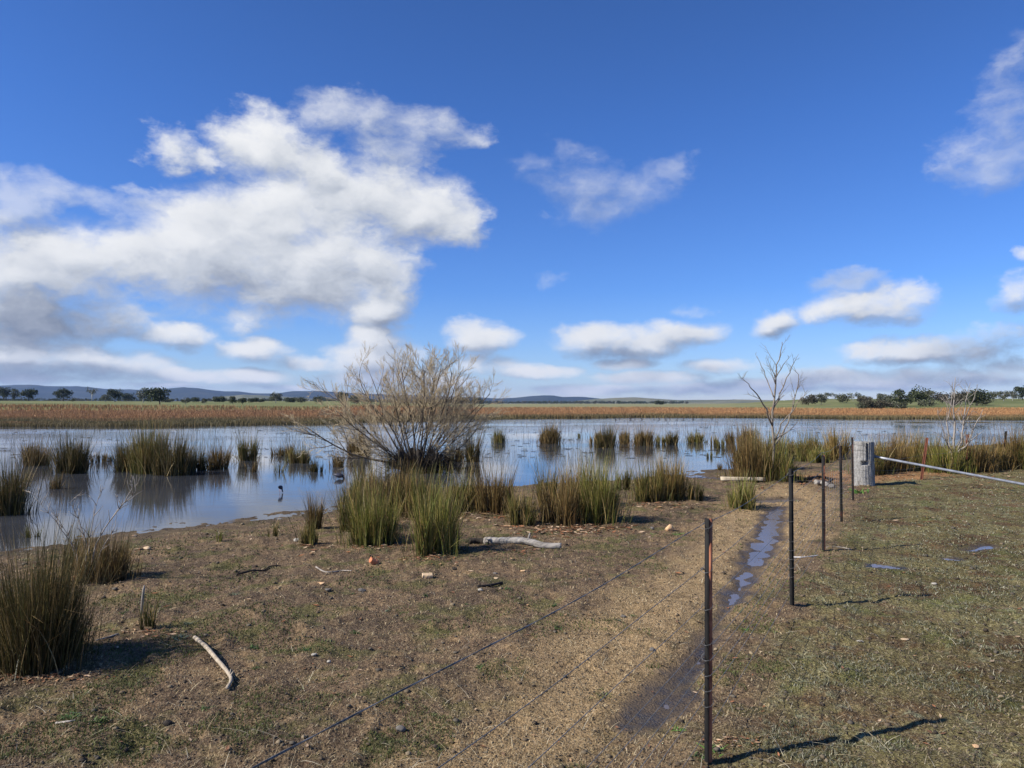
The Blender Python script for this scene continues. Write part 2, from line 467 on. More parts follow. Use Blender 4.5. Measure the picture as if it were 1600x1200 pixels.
def ground_material():
    m, t, out = new_mat('ground')
    co = t.node('ShaderNodeTexCoord').outputs['Object']
    A = lambda n: t.attr(n).outputs['Fac']
    big = t.noise(co, 0.9, 6, 0.6).outputs[0]
    medn = t.noise(co, 5, 8, 0.62, 0.3).outputs[0]
    fine = t.noise(co, 42, 6, 0.7, 0.4).outputs[0]
    fleck = t.noise(co, 170, 3, 0.6, 0.8).outputs[0]
    vor = t.node('ShaderNodeTexVoronoi'); vor.inputs['Scale'].default_value = 70; t.l.new(co, vor.inputs['Vector'])
    # bare damp soil with dead straw
    soil = t.ramp(fine, [(0.28, (.030, .022, .016)), (0.45, (.085, .062, .042)), (0.58, (.15, .115, .076)), (0.72, (.27, .21, .14))])
    soil = t.mix(t.ss(medn, .44, .62, 0, .6), soil, t.ramp(fine, [(0.3, (.07, .052, .03)), (0.55, (.24, .18, .105)), (0.75, (.42, .34, .21))]))
    green = t.ramp(fine, [(0.3, (.030, .032, .012)), (0.55, (.095, .10, .038)), (0.75, (.18, .18, .08))])
    soil = t.mix(t.ss(t.noise(co, 2.3, 6, .65).outputs[0], .50, .62, 0, .75), soil, green)
    soil = t.mix(t.ss(fleck, .62, .70, 0, .7), soil, (.46, .38, .25))
    soil = t.mix(1.0, soil, t.ramp(t.noise(co, 1.3, 6, .65).outputs[0], [(.36, (.62, .63, .66)), (.62, (1.04, 1.0, .97))]), 'MULTIPLY')
    # trodden straw-coloured track
    path = t.ramp(fine, [(0.25, (.075, .053, .030)), (0.45, (.19, .14, .078)), (0.6, (.30, .225, .128)), (0.75, (.44, .35, .22))])
    path = t.mix(t.ss(fleck, .62, .68, 0, .6), path, (.6, .48, .3))
    path = t.mix(t.ss(medn, .5, .66, 0, .6), path, (.10, .075, .042))
    c = t.mix(A('path'), soil, path)
    # mossy paddock turf
    turf = t.ramp(fine, [(0.26, (.026, .020, .011)), (0.42, (.078, .070, .034)), (0.56, (.15, .138, .070)), (0.72, (.33, .31, .19))])
    brown = t.ramp(fine, [(0.28, (.028, .018, .012)), (0.5, (.085, .055, .032)), (0.72, (.21, .15, .09))])
    turf = t.mix(t.ss(t.noise(co, 1.9, 8, .7).outputs[0], .47, .60, 0, .9), turf, brown)
    pale = t.ramp(fine, [(0.3, (.07, .08, .05)), (0.6, (.24, .26, .18)), (.75, (.40, .41, .32))])
    turf = t.mix(t.ss(t.noise(co, 6.5, 6, .7).outputs[0], .54, .66, 0, .8), turf, pale)
    turf = t.mix(t.ss(t.noise(t.mapping(co, (1, 1, 1), (0, 0, .7)), 1.4, 7, .68).outputs[0], .53, .64, 0, .6), turf, t.ramp(fine, [(.3, (.035, .042, .014)), (.55, (.10, .125, .040)), (.75, (.20, .22, .09))]))
    turf = t.mix(1.0, turf, t.ramp(t.noise(co, .8, 6, .6).outputs[0], [(.35, (.62, .58, .52)), (.62, (1.05, 1.05, 1.0))]), 'MULTIPLY')
    turf = t.mix(t.ss(fleck, .63, .70, 0, .6), turf, (.42, .38, .25))
    c = t.mix(A('paddock'), c, turf)
    org = t.ramp(fine, [(0.3, (.10, .055, .025)), (0.55, (.27, .155, .075)), (0.75, (.38, .25, .14))])
    c = t.mix(t.m('MULTIPLY', A('orange'), .85), c, org)
    # muddy bank
    mud = t.ramp(medn, [(0.3, (.028, .022, .016)), (0.6, (.085, .068, .045)), (0.75, (.15, .125, .085))])
    c = t.mix(t.m('MULTIPLY', A('bank'), .8), c, mud)
    wet = A('wet')
    c = t.mix(t.m('MULTIPLY', wet, .85), c, t.mix(t.ss(medn, .40, .60), (.016, .013, .011), (.055, .042, .028)))
    # far marsh and fields
    fcoord = t.mapping(co, (.05, .05, .05))
    reed = t.ramp(t.noise(fcoord, 3, 8, .7).outputs[0], [(0.3, (.16, .075, .035)), (0.5, (.30, .155, .07)), (0.7, (.38, .23, .11))])
    c = t.mix(A('reedm'), c, reed)
    fn = t.noise(t.mapping(co, (.012, .012, .012)), 2.2, 9, .65).outputs[0]
    fieldc = t.ramp(fn, [(0.3, (.060, .080, .030)), (0.5, (.10, .118, .048)), (0.65, (.15, .15, .072)), (0.8, (.20, .175, .10))])
    plain = t.ramp(fn, [(0.3, (.10, .11, .055)), (0.55, (.155, .16, .085)), (0.8, (.20, .185, .11))])
    fieldc = t.mix(A('plain'), fieldc, plain)
    fieldc = t.mix(t.ss(t.noise(t.mapping(co, (.1, .1, .1)), 1.2, 7, .7).outputs[0], .52, .66, 0, .5), fieldc, (.10, .10, .045))
    c = t.mix(A('fieldm'), c, fieldc)
    c = t.mix(1.0, c, (1.45, 1.34, 1.22), 'MULTIPLY')
    h = t.m('ADD', t.m('MULTIPLY', fine, 1.0), t.m('MULTIPLY', vor.outputs[0], .5))
    h = t.m('ADD', h, t.m('MULTIPLY', medn, 1.4))
    h = t.m('ADD', h, t.m('MULTIPLY', fleck, .35))
    rough = t.mix(wet, (.93, .93, .93), t.mix(t.ss(medn, .38, .56), (.22, .22, .22), (.7, .7, .7)))
    principled(t, out, c, rough, t.lin(wet, 0, 1, .12, .35), bump(t, h, .9, .022))
    return m

ground = mesh_np('ground', np.stack([X_, Y_, Z_], -1), [quads, tris[:, ::-1]], ground_material(), smooth=True,
                 attrs=dict(path=info['path'] * (1 - .85 * paddock), wet=info['wet'], paddock=paddock, orange=orange, reedm=reedm, fieldm=fieldm * (Y_ > 0), bank=bank,
                            plain=(1 - info['leftw']) * (1 - info['rightw'])))
tag(ground, kind='structure')
print('ground verts', len(X_))

# ------------------------------------------------------------------ water
def water_material(name, base, rough, ripple, dist):
    m, t, out = new_mat(name)
    co = t.node('ShaderNodeTexCoord').outputs['Object']
    sepn = t.node('ShaderNodeSeparateXYZ'); t.l.new(co, sepn.inputs[0])
    calm = t.noise(t.mapping(co, (.05, .14, 1)), 1.0, 4, .6).outputs[0]
    wv = t.noise(t.mapping(co, (3.5, 9, 1)), 1.6, 4, .5).outputs[0]
    wv2 = t.noise(t.mapping(co, (1.0, 2.6, 1)), 1.3, 3, .5).outputs[0]
    st = t.m('MULTIPLY', t.ss(calm, .38, .62, .12, 1.0), t.lin(sepn.outputs[1], 10, 42, .22 * ripple, ripple))
    h = t.m('MULTIPLY', t.m('ADD', wv, t.m('MULTIPLY', wv2, 1.4)), st)
    silt = t.mix(t.ss(t.noise(co, .6, 5, .6).outputs[0], .35, .7), base, [q * 1.35 for q in base])
    b = t.node('ShaderNodeBump'); b.inputs['Strength'].default_value = 1; b.inputs['Distance'].default_value = dist
    t.l.new(h, b.inputs['Height'])
    principled(t, out, silt, rough, .5, b.outputs[0], IOR=1.5)
    return m
wx = np.concatenate([np.linspace(-330, -40, 12), np.linspace(-35, 45, 60), np.linspace(50, 330, 12)])
wy = np.concatenate([np.linspace(-2, 40, 40), np.linspace(45, 300, 40)])
WX, WY = np.meshgrid(wx, wy)
nx, ny = len(wx), len(wy)
ii, jj = np.meshgrid(np.arange(ny - 1), np.arange(nx - 1), indexing='ij')
q = np.stack([ii * nx + jj, ii * nx + jj + 1, (ii + 1) * nx + jj + 1, (ii + 1) * nx + jj], -1).reshape(-1, 4)
lake = mesh_np('lake_water', np.stack([WX.ravel(), WY.ravel(), np.full(WX.size, WATER_Z)], -1), q,
               water_material('lake_water', (.040, .043, .050), .004, 1.0, .005), smooth=True)
tag(lake, kind='structure')
pud_mat = water_material('puddle_water', (.12, .10, .085), .2, 1.2, .006)
def puddle(pts, z, grow):
    W_ = [(*G(a, b), r) for a, b, r in pts]
    xs_ = [w[0] for w in W_]; ys_ = [w[1] for w in W_]; R = max(w[2] for w in W_) + grow
    x0, x1, y0, y1 = min(xs_) - R, max(xs_) + R, min(ys_) - R, max(ys_) + R
    n = 30
    gx, gy = np.meshgrid(np.linspace(x0, x1, n), np.linspace(y0, y1, n))
    ii, jj = np.meshgrid(np.arange(n - 1), np.arange(n - 1), indexing='ij')
    q = np.stack([ii * n + jj, ii * n + jj + 1, (ii + 1) * n + jj + 1, (ii + 1) * n + jj], -1).reshape(-1, 4)
    cx = gx.ravel()[q].mean(1); cy = gy.ravel()[q].mean(1)
    q = q[ell(cx, cy, pts) > -grow]
    o = mesh_np('puddle_water', np.stack([gx.ravel(), gy.ravel(), np.full(gx.size, z)], -1), q, pud_mat)
    tag(o, kind='structure')
puddle(PUD1, -.028, .10); puddle(PUD2, -.062, .16); puddle(MUD, -.0265, .06)
puddle(PUD3, -.031, .08); puddle(PUD4, -.032, .08); puddle(PUD5, -.024, .08); puddle(PUD6, -.040, .15)

# ------------------------------------------------------------------ hills
def hill_material(name, cols, scale=.0016):
    m, t, out = new_mat(name)
    co = t.node('ShaderNodeTexCoord').outputs['Object']
    n = t.noise(t.mapping(co, (scale, scale, scale * 2)), 2.5, 10, .72).outputs[0]
    c = t.ramp(n, cols)
    sp = t.noise(t.mapping(co, (.012, .012, .012)), 1.5, 4, .7).outputs[0]
    c = t.mix(t.ss(sp, .4, .62, 0, .7), c, t.mix(.5, c, (.02, .028, .018)))
    principled(t, out, c, .95, .05)
    return m

def ridge(name, prof, dist, depth, seed, mat, z0=-2):
    """a range of hills: crest heights follow the photo's skyline, ground falls away behind and before it"""
    P = np.array(prof, float)
    xs_ = np.arange(P[0, 0], P[-1, 0] + 1, 3.0)
    cy = np.interp(xs_, P[:, 0], P[:, 1])
    k = 26
    V = []
    for j in range(k):
        u = j / (k - 1)                      # 0 foot in front .. 1 far side
        Y = dist - depth * .62 + depth * 1.3 * u
        prof_h = sstep(np.array(u), 0, .55) * (1 - .5 * sstep(np.array(u), .6, 1))
        X = (xs_ - 800) / F * Y
        crest = np.array([XZ(800, yy, dist)[1] for yy in cy])
        sp = (fbm(X / depth * 5 + seed, np.full_like(X, Y) / depth * 5, 4, seed) - .5) * .55 * (1 - abs(2 * u - 1.1))
        Z = z0 + (crest - z0) * np.clip(prof_h * (1 + sp), 0, 1.0)
        V.append(np.stack([X, np.full_like(X, Y), Z], -1))
    V = np.array(V); n = len(xs_)
    ii, jj = np.meshgrid(np.arange(k - 1), np.arange(n - 1), indexing='ij')
    q = np.stack([ii * n + jj, ii * n + jj + 1, (ii + 1) * n + jj + 1, (ii + 1) * n + jj], -1).reshape(-1, 4)
    return tag(mesh_np(name, V.reshape(-1, 3), q, mat, smooth=True), kind='structure')

mh = hill_material('wooded_hills', [(0.35, (.026, .034, .026)), (0.55, (.042, .050, .036)), (0.68, (.085, .085, .06)), (0.8, (.15, .14, .10))])
mf = hill_material('pasture_hills', [(0.35, (.11, .12, .06)), (0.55, (.19, .18, .10)), (0.7, (.25, .22, .13)), (.8, (.08, .09, .05))])
ridge('hills', [(-500, 612), (-200, 606), (-60, 601), (0, 600), (22, 599), (45, 600), (70, 603), (90, 603.5), (120, 602), (140, 603), (165, 606), (200, 608), (222, 609.5), (245, 608), (262, 607), (285, 605), (310, 606), (330, 609),
      (350, 611), (372, 611), (395, 614), (430, 613.5), (455, 610), (480, 608.5), (500, 608), (520, 609.5), (560, 613), (600, 615), (640, 617), (690, 619), (740, 620), (775, 622), (800, 621),
      (822, 618.5), (850, 616.5), (865, 617), (880, 620), (895, 619.5), (912, 619.5), (930, 622), (960, 625), (1010, 629), (1100, 632)], 6500, 2600, 3, mh)
ridge('hills', [(300, 632), (340, 620), (380, 616), (430, 618), (480, 621), (520, 628), (640, 631), (860, 631), (920, 624), (960, 621.5), (990, 620.5), (1010, 622), (1060, 625), (1150, 624), (1250, 626), (1400, 628), (1600, 628), (1900, 626)], 3800, 1300, 8, mf)

# ------------------------------------------------------------------ foliage materials
def leaf_material(name, trans=0.25, rough=.6, tint=(1, 1, 1)):
    m, t, out = new_mat(name)
    c = t.mix(1.0, t.attr('Col').outputs['Color'], tint, 'MULTIPLY')
    n = t.noise(t.node('ShaderNodeTexCoord').outputs['Object'], 6, 3).outputs[0]
    c = t.mix(1.0, c, t.ramp(n, [(0.3, (.72, .72, .72)), (.7, (1.2, 1.18, 1.1))]), 'MULTIPLY')
    p = t.node('ShaderNodeBsdfPrincipled')
    t.put(p.inputs['Base Color'], c); p.inputs['Roughness'].default_value = rough; p.inputs['Specular IOR Level'].default_value = .25
    tr = t.node('ShaderNodeBsdfTranslucent'); t.put(tr.inputs[0], c)
    mx = t.node('ShaderNodeMixShader'); mx.inputs[0].default_value = trans
    t.l.new(p.outputs[0], mx.inputs[1]); t.l.new(tr.outputs[0], mx.inputs[2]); t.l.new(mx.outputs[0], out.inputs[0])
    return m
M_reed = leaf_material('rush_stems', .2)
M_rush = leaf_material('rush_stems', .15, .5, (1.12, 1.05, .84))
M_leaf = leaf_material('leaves', .2)

def bark_material(name, a, b, scale=8, stretch=(1, 1, .25), bs=.6, bd=.01):
    m, t, out = new_mat(name)
    co = t.mapping(t.node('ShaderNodeTexCoord').outputs['Object'], stretch)
    n = t.noise(co, scale, 7, .65, .4).outputs[0]
    c = t.ramp(n, [(0.32, a), (0.68, b)])
    principled(t, out, c, .85, .2, bump(t, n, bs, bd))
    return m
M_willow = bark_material('willow_bark', (.045, .035, .026), (.17, .135, .10), 30)
M_twig = bark_material('willow_twigs', (.32, .25, .15), (.58, .465, .29), 20)
M_grey = bark_material('dead_branch', (.17, .145, .12), (.40, .355, .30), 25)
M_trunkfar = bark_material('tree_bark', (.06, .05, .04), (.16, .14, .11), 2)
M_white = bark_material('pale_bark', (.35, .33, .29), (.6, .57, .52), 2)
M_darkwood = bark_material('dark_wood', (.015, .012, .010), (.06, .048, .036), 30)

# ------------------------------------------------------------------ blades, tubes
def blades(P, H, Wd, lean, az_, cols_b, cols_t, nseg=3, curve=.5, tip=.15, kink=None):
    """tapered strips: P (n,3) feet, H heights, Wd widths, lean = sideways travel of the tip / height, az_ lean direction"""
    n = len(P)
    fa = az_ + RNG.uniform(-1.3, 1.3, n)
    wx_, wy_ = np.cos(fa + pi / 2), np.sin(fa + pi / 2)
    V = np.empty((n, nseg + 1, 2, 3)); C = np.empty((n, nseg + 1, 2, 3))
    for k in range(nseg + 1):
        u = k / nseg
        l = lean * H * ((1 - curve) * u + curve * u * u)
        cx = P[:, 0] + np.cos(az_) * l; cy = P[:, 1] + np.sin(az_) * l
        cz = P[:, 2] + H * u * (1 - .18 * np.minimum(np.abs(lean), 1.5) * u)
        if kink is not None:
            cz = np.where(kink & (u > .7), P[:, 2] + H * .62, cz)
            cx = np.where(kink & (u > .7), cx + np.cos(az_) * H * .18, cx); cy = np.where(kink & (u > .7), cy + np.sin(az_) * H * .18, cy)
        w = Wd * (1 - (1 - tip) * u ** 1.5) / 2
        for sgn, q in ((-1, 0), (1, 1)):
            V[:, k, q, 0] = cx + sgn * wx_ * w; V[:, k, q, 1] = cy + sgn * wy_ * w; V[:, k, q, 2] = cz
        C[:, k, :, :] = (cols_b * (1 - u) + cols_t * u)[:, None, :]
    base = (np.arange(n) * (nseg + 1) * 2)[:, None]
    Fq = np.concatenate([np.stack([base[:, 0] + 2 * k, base[:, 0] + 2 * k + 1, base[:, 0] + 2 * k + 3, base[:, 0] + 2 * k + 2], -1) for k in range(nseg)])
    return V.reshape(-1, 3), Fq, C.reshape(-1, 3)

def tube(pts, rad, sides=6, cap=True):
    pts = [Vector(p) for p in pts]
    V = []; Fq = []; caps = []
    n = len(pts)
    t0 = (pts[1] - pts[0]).normalized()
    ref = Vector((0, 0, 1)) if abs(t0.z) < .9 else Vector((1, 0, 0))
    u = t0.cross(ref).normalized()
    for i, p in enumerate(pts):
        t = (pts[min(i + 1, n - 1)] - pts[max(i - 1, 0)]).normalized()
        u = (u - t * u.dot(t)).normalized(); v = t.cross(u)
        for s in range(sides):
            a = 2 * pi * s / sides
            V.append(p + (u * cos(a) + v * sin(a)) * rad[i])
    for i in range(n - 1):
        for s in range(sides):
            s2 = (s + 1) % sides
            Fq.append((i * sides + s, i * sides + s2, (i + 1) * sides + s2, (i + 1) * sides + s))
    if cap:
        V.append(pts[0]); V.append(pts[-1])
        a, b = len(V) - 2, len(V) - 1
        for s in range(sides):
            s2 = (s + 1) % sides
            caps.append((a, s2, s)); caps.append((b, (n - 1) * sides + s, (n - 1) * sides + s2))
    return V, Fq, caps

class Tubes:
    def __init__(s): s.V = []; s.Q = []; s.T = []; s.n = 0
    def add(s, pts, rad, sides=5, cap=True):
        V, Q, C = tube(pts, rad, sides, cap)
        s.Q += [tuple(k + s.n for k in f) for f in Q]; s.T += [tuple(k + s.n for k in f) for f in C]
        s.V += V; s.n += len(V)
    def build(s, name, mat, parent=None, smooth=True, kind=None):
        V = np.array([tuple(v) for v in s.V])
        fs = [np.array(f) for f in (s.Q, s.T) if len(f)]
        if parent is not None: V = local(V, parent)
        return mesh_np(name, V, fs, mat, parent, smooth=smooth)

def thing(name, label, cat, x, y, z=None, group=None):
    if z is None: z = T(x, y)
    return tag(empty(name, (x, y, z)), label, cat, group)

# ------------------------------------------------------------------ rush tussocks
PAL = {  # base colour, tip colour lists
 'olive': ([(.10, .075, .035), (.075, .085, .028), (.06, .07, .022)], [(.13, .135, .040), (.18, .16, .055), (.30, .215, .095), (.085, .10, .030)]),
 'dark': ([(.045, .035, .02), (.05, .05, .02)], [(.085, .085, .032), (.055, .06, .024), (.16, .115, .055), (.11, .09, .04)]),
 'gold': ([(.12, .085, .04), (.10, .085, .035)], [(.22, .165, .06), (.30, .20, .085), (.17, .15, .05), (.36, .26, .12)]),
 'green': ([(.10, .09, .035), (.08, .10, .03)], [(.17, .19, .045), (.13, .16, .035), (.27, .23, .08)]),
 'brown': ([(.08, .055, .03), (.09, .07, .035)], [(.18, .115, .05), (.13, .10, .042), (.25, .165, .075), (.10, .09, .035)]),
}
def pick(cols, n, jitter=.32):
    c = np.array(cols)[RNG.integers(0, len(cols), n)]
    return c * (1 + RNG.uniform(-jitter, jitter, (n, 1)))

def tussock(xb, yb, wpx, ytop, pal, label, water=False, dens=1.0, group=None, spread=.18, name='rush_tussock'):
    z0 = WATER_Z if water else 0.0
    gx, gy = G(xb, yb, z0)
    R = wpx * 1.14 / F * gy / 2
    H = (XZ(xb, ytop, gy)[1] - z0) * 1.06
    gy += R * .55                                    # the foot seen in the photo is the near side
    gz = T(gx, gy) if not water else WATER_Z - .12
    n = int(np.clip(dens * 1380 * (R / .35) ** 1.5 * (8 / gy) ** .4, 50, 2600))
    wd = .0078 * max(.55, (gy / 9) ** .75)
    if gy < 6.5: n = int(n * 1.5)
    ncl = max(5, n // 26)                             # rushes come up in small bunches
    cr = R * .84 * np.sqrt(RNG.random(ncl)); ct_ = RNG.random(ncl) * 2 * pi; ch = RNG.uniform(.6, 1.08, ncl)
    ci = RNG.integers(0, ncl, n)
    qx = cr[ci] * np.cos(ct_[ci]) + RNG.normal(0, R * .07, n); qy = cr[ci] * np.sin(ct_[ci]) + RNG.normal(0, R * .07, n)
    rr = np.minimum(np.hypot(qx, qy), R * RNG.uniform(.55, 1.08, n)); th = np.arctan2(qy, qx)
    rr = np.where(RNG.random(n) < .07, R * RNG.uniform(.9, 1.5, n), rr)
    # lumpy outline
    lump = .8 + .35 * vnoise(np.cos(th) * 1.6 + xb, np.sin(th) * 1.6 + yb, 5)
    px = gx + rr * np.cos(th) * lump; py = gy + rr * np.sin(th) * lump
    hloc = .55 + .55 * vnoise(px * 4 / max(R, .2), py * 4 / max(R, .2), int(xb) & 63)
    h = H * (.5 * hloc + .5) * ch[ci] * RNG.uniform(.35, 1.0, n) ** .6 * np.clip(1 - .28 * (rr / R) ** 2, .35, 1) * 1.08
    tall = RNG.random(n) < .05
    h = np.where(tall, H * RNG.uniform(1.0, 1.18, n), h)
    if water: h = h + .12
    else:
        pz = terrain(px, py)
        gz = pz - .01
    lc = RNG.uniform(0, .12, ncl)
    ln = np.abs(RNG.normal(0, .09, n)) + lc[ci] + spread * .55 * np.minimum(rr / R, 1) ** 1.5
    flop = RNG.random(n) < .05
    ln = np.where(flop, RNG.uniform(.5, 1.0, n), ln); h = np.where(flop, h * .7, h)
    da = np.where(RNG.random(n) < .35, RNG.random(n) * 2 * pi, th + RNG.normal(0, .5, n))
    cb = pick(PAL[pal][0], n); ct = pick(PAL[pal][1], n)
    P = np.stack([px, py, np.broadcast_to(gz, px.shape)], -1)
    base = empty(name, (gx, gy, float(np.mean(gz))))
    tag(base, label, 'rush clump', group)
    live = RNG.random(n) < .84
    if (~live).sum() < 60: live[:] = True
    for nm, mk in (('stems', live), ('dead_stems', ~live)):
        k = int(mk.sum())
        if k < 5: continue
        cc = ct[mk]; cbb = cb[mk]
        if nm == 'dead_stems':
            cc = pick([(.40, .32, .18), (.30, .22, .12), (.20, .14, .08)], k); cbb = cc * .6
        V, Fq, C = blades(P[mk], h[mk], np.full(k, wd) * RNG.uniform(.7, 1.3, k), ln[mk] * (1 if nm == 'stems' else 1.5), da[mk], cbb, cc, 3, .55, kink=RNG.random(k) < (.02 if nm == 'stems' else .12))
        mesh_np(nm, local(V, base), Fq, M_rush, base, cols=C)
    return gx, gy, R

BANKG = 'rush clumps along the bank'; LAKEG = 'rush clumps standing in the water'
TUS = [
 (28,1052,125,838,'dark','tall dark rush clump nearest the viewer beside the bent pale stick',0,1.5,BANKG),
 (95,1035,50,905,'dark','low dark side clump leaning out of the nearest tall rushes',0,.9,BANKG),
 (150,910,78,822,'brown','brown rush clump with bare grey twigs growing out of it at the bank',0,1.0,BANKG),
 (112,895,45,815,'olive','thin green rushes behind the twiggy brown clump at the bank',0,.7,BANKG),
 (225,988,24,912,'olive','small thin tuft of rushes around a short broken stake',0,.55,BANKG),
 (480,852,34,812,'olive','short spiky tuft on mud in front of a slightly taller tuft',0,.8,BANKG),
 (489,826,30,768,'brown','slim upright tuft at the edge of the lake',0,.8,BANKG),
 (578,852,76,760,'green','round green clump in front of the willow next to the frontmost bank clump',0,1.2,BANKG),
 (546,832,46,728,'olive','narrow clump on the lake side of the round green clump',0,.9,BANKG),
 (676,870,70,748,'green','upright yellow green clump whose shadow falls on the grey log',0,1.3,BANKG),
 (605,806,84,722,'brown','brownish clump just in front of the willow base',0,1.1,BANKG),
 (650,808,84,738,'olive','dense olive clump between the willow and the clump by the log',0,1.1,BANKG),
 (575,790,70,722,'olive','olive clump at the lake end of the row before the willow',0,.9,BANKG),
 (724,800,60,735,'olive','wide olive clump between willow and the reeds with fallen leaves',0,1.0,BANKG),
 (772,803,56,726,'brown','brown topped clump with leaf litter at its foot past the willow',0,1.1,BANKG),
 (815,824,42,758,'olive','small loose clump beside the broad tall clump with fallen leaves',0,.9,BANKG),
 (858,792,40,722,'olive','thin clump behind the broad clump at the water edge',0,.8,BANKG),
 (880,822,62,740,'brown','front part of the broad clump with reddish leaves at its foot',0,1.1,BANKG),
 (935,820,70,722,'green','broadest tall clump on open ground throwing two dark shadows',0,1.5,BANKG),
 (905,795,60,718,'gold','golden tipped clump rising behind the broadest tall clump',0,1.0,BANKG),
 (975,766,26,722,'olive','small clump alone between the two broad clumps at the shore',0,.7,BANKG),
 (1022,784,58,722,'olive','broad bushy clump with leaf litter nearer the tan stone',0,1.1,BANKG),
 (1052,783,46,712,'gold','taller golden half of the bushy clump near the tan stone',0,1.1,BANKG),
 (1089,784,24,745,'dark','small dark upright clump tucked against the bushy clump',0,.9,BANKG),
 (1165,796,40,742,'green','bright green bush like tuft beside the dark puddle',0,.9,BANKG),
 (1182,752,62,672,'brown','tall brown clump at the foot of the slender bare tree',0,1.2,BANKG),
 (1218,752,58,690,'green','green clump on the fence side of the slender bare tree',0,1.1,BANKG),
 (1205,735,60,672,'olive','olive clump behind the slender bare tree at the shore',0,1.0,BANKG),
 (424,838,16,806,'olive','tiny sparse tuft on the mud beyond the black stick',0,.3,BANKG),
 (341,846,10,826,'green','tiniest tuft at the muddy edge nearest open water',0,.25,BANKG),
 (1362,742,46,684,'olive','olive clump directly behind the weathered gate post',0,1.0,BANKG),
 (1395,738,54,682,'brown','brown clump behind the gate post under a pale dead sprig',0,1.0,BANKG),
 (1428,732,52,676,'gold','golden clump behind the leaning rusty picket',0,1.0,BANKG),
 (1462,736,52,684,'olive','olive clump between the leaning rusty picket and the pale shrub',0,1.0,BANKG),
 (1492,740,50,690,'green','green clump wrapped round the foot of the pale bare shrub',0,1.0,BANKG),
 (1530,738,54,684,'brown','rust brown clump between pale shrub and the dark far picket',0,1.1,BANKG),
 (1560,734,46,688,'gold','straw coloured clump at the foot of the dark far picket',0,1.0,BANKG),
 (1598,732,58,672,'brown','tall rusty clump at the far end of the paddock fence',0,1.2,BANKG),
 (1650,736,70,672,'olive','olive clump beyond the end of the paddock fence',0,1.0,BANKG),
 (1272,716,44,672,'olive','round clump at the shore between the bare tree and gate post',0,1.1,BANKG),
 (1283,722,30,694,'green','low green clump before the round shore clump near the gate post',0,.9,BANKG),
 (1312,718,36,664,'gold','pointed golden clump at the shore beside the gate post',0,1.0,BANKG),
 (1236,708,26,680,'olive','small clump at the waterline beyond the slender bare tree',0,.8,BANKG),
 # in the lake
 (2,805,54,712,'dark','dark tall clump in shallow water at the very edge of the view',1,1.2,LAKEG),
 (48,728,40,684,'brown','first low brown clump in the open water near the dark edge clump',1,.6,LAKEG),
 (106,740,46,676,'dark','slim dark clump standing before the wide dark reed island',1,1.0,LAKEG),
 (83,765,22,738,'brown','small sparse tuft at the foot of the slim dark clump',1,.4,LAKEG),
 (192,736,40,682,'dark','first part of the wide dark reed island',1,.8,LAKEG),
 (224,740,50,662,'olive','tallest olive middle of the wide dark reed island',1,1.2,LAKEG),
 (264,743,46,676,'dark','dark middle of the wide reed island below the far pines',1,1.1,LAKEG),
 (302,736,32,692,'dark','low dark end part of the wide reed island',1,.6,LAKEG),
 (336,733,36,686,'brown','loose brown tail of the wide reed island',1,.5,LAKEG),
 (150,722,34,700,'brown','faint sparse stems between the slim clump and the reed island',1,.25,LAKEG),
 (385,720,26,674,'olive','upright lone clump in open water past the reed island',1,.8,LAKEG),
 (388,738,20,712,'brown','few thin stems before the upright lone clump',1,.25,LAKEG),
 (45,840,22,816,'olive','small tuft in shallow water beside the bank twigs',1,.5,LAKEG),
 (465,724,32,694,'olive','low round clump in water between lone clump and willow',1,.8,LAKEG),
 (440,712,34,690,'brown','sparse low stems behind the low round clump',1,.3,LAKEG),
 (492,738,22,718,'dark','small dark tuft in water near the feeding black bird',1,.7,LAKEG),
 (436,738,12,714,'olive','thin stems above the wading bird with pink legs',1,.35,LAKEG),
 (528,730,22,702,'brown','small ragged clump under the low branch of the willow',1,.6,LAKEG),
 (562,712,40,668,'brown','sparse brown rushes behind the low branch of the willow',1,.6,LAKEG),
 (738,722,18,658,'dark','tall narrow dark clump beside the willow crown',1,1.0,LAKEG),
 (708,722,30,692,'dark','dark low rushes tucked under the outer willow branches',1,.8,LAKEG),
 (780,692,16,668,'olive','small neat tuft just past the outermost willow twigs',1,.8,LAKEG),
 (860,693,28,662,'brown','large neat round tuft standing alone in mid lake',1,1.2,LAKEG),
 (905,682,7,674,'olive','tiniest wisp in the lake between two round tufts',1,.3,LAKEG),
 (931,693,18,672,'gold','pale low tuft touching a taller dark tuft in the lake row',1,.7,LAKEG),
 (949,700,26,664,'dark','tallest dark tuft in the lake row',1,1.2,LAKEG),
 (978,694,18,668,'brown','narrow tuft third from the lone round tuft in the lake row',1,.9,LAKEG),
 (1008,697,26,666,'brown','rounded brown tuft near the middle of the lake row',1,1.0,LAKEG),
 (1034,694,12,674,'olive','short half of a joined pair of tufts in the lake row',1,.8,LAKEG),
 (1052,695,18,672,'dark','darker half of a joined pair of tufts in the lake row',1,.9,LAKEG),
 (1088,692,24,673,'olive','low wide tuft after the joined pair in the lake row',1,.8,LAKEG),
 (1116,695,10,676,'gold','thin pale tuft of the last small three in the lake row',1,.6,LAKEG),
 (1128,700,14,680,'olive','middle low tuft of the last small three in the lake row',1,.7,LAKEG),
 (1142,694,11,667,'brown','pointed tuft of the last small three in the lake row',1,.8,LAKEG),
 (1109,715,12,705,'olive','small flat tuft in front of the last small three',1,.5,LAKEG),
 (1124,735,10,719,'brown','thin tuft by the mud spit next to the fallen plank',1,.6,LAKEG),
 (1168,700,26,662,'brown','tall tuft in water beside the slender bare tree',1,1.1,LAKEG),
]
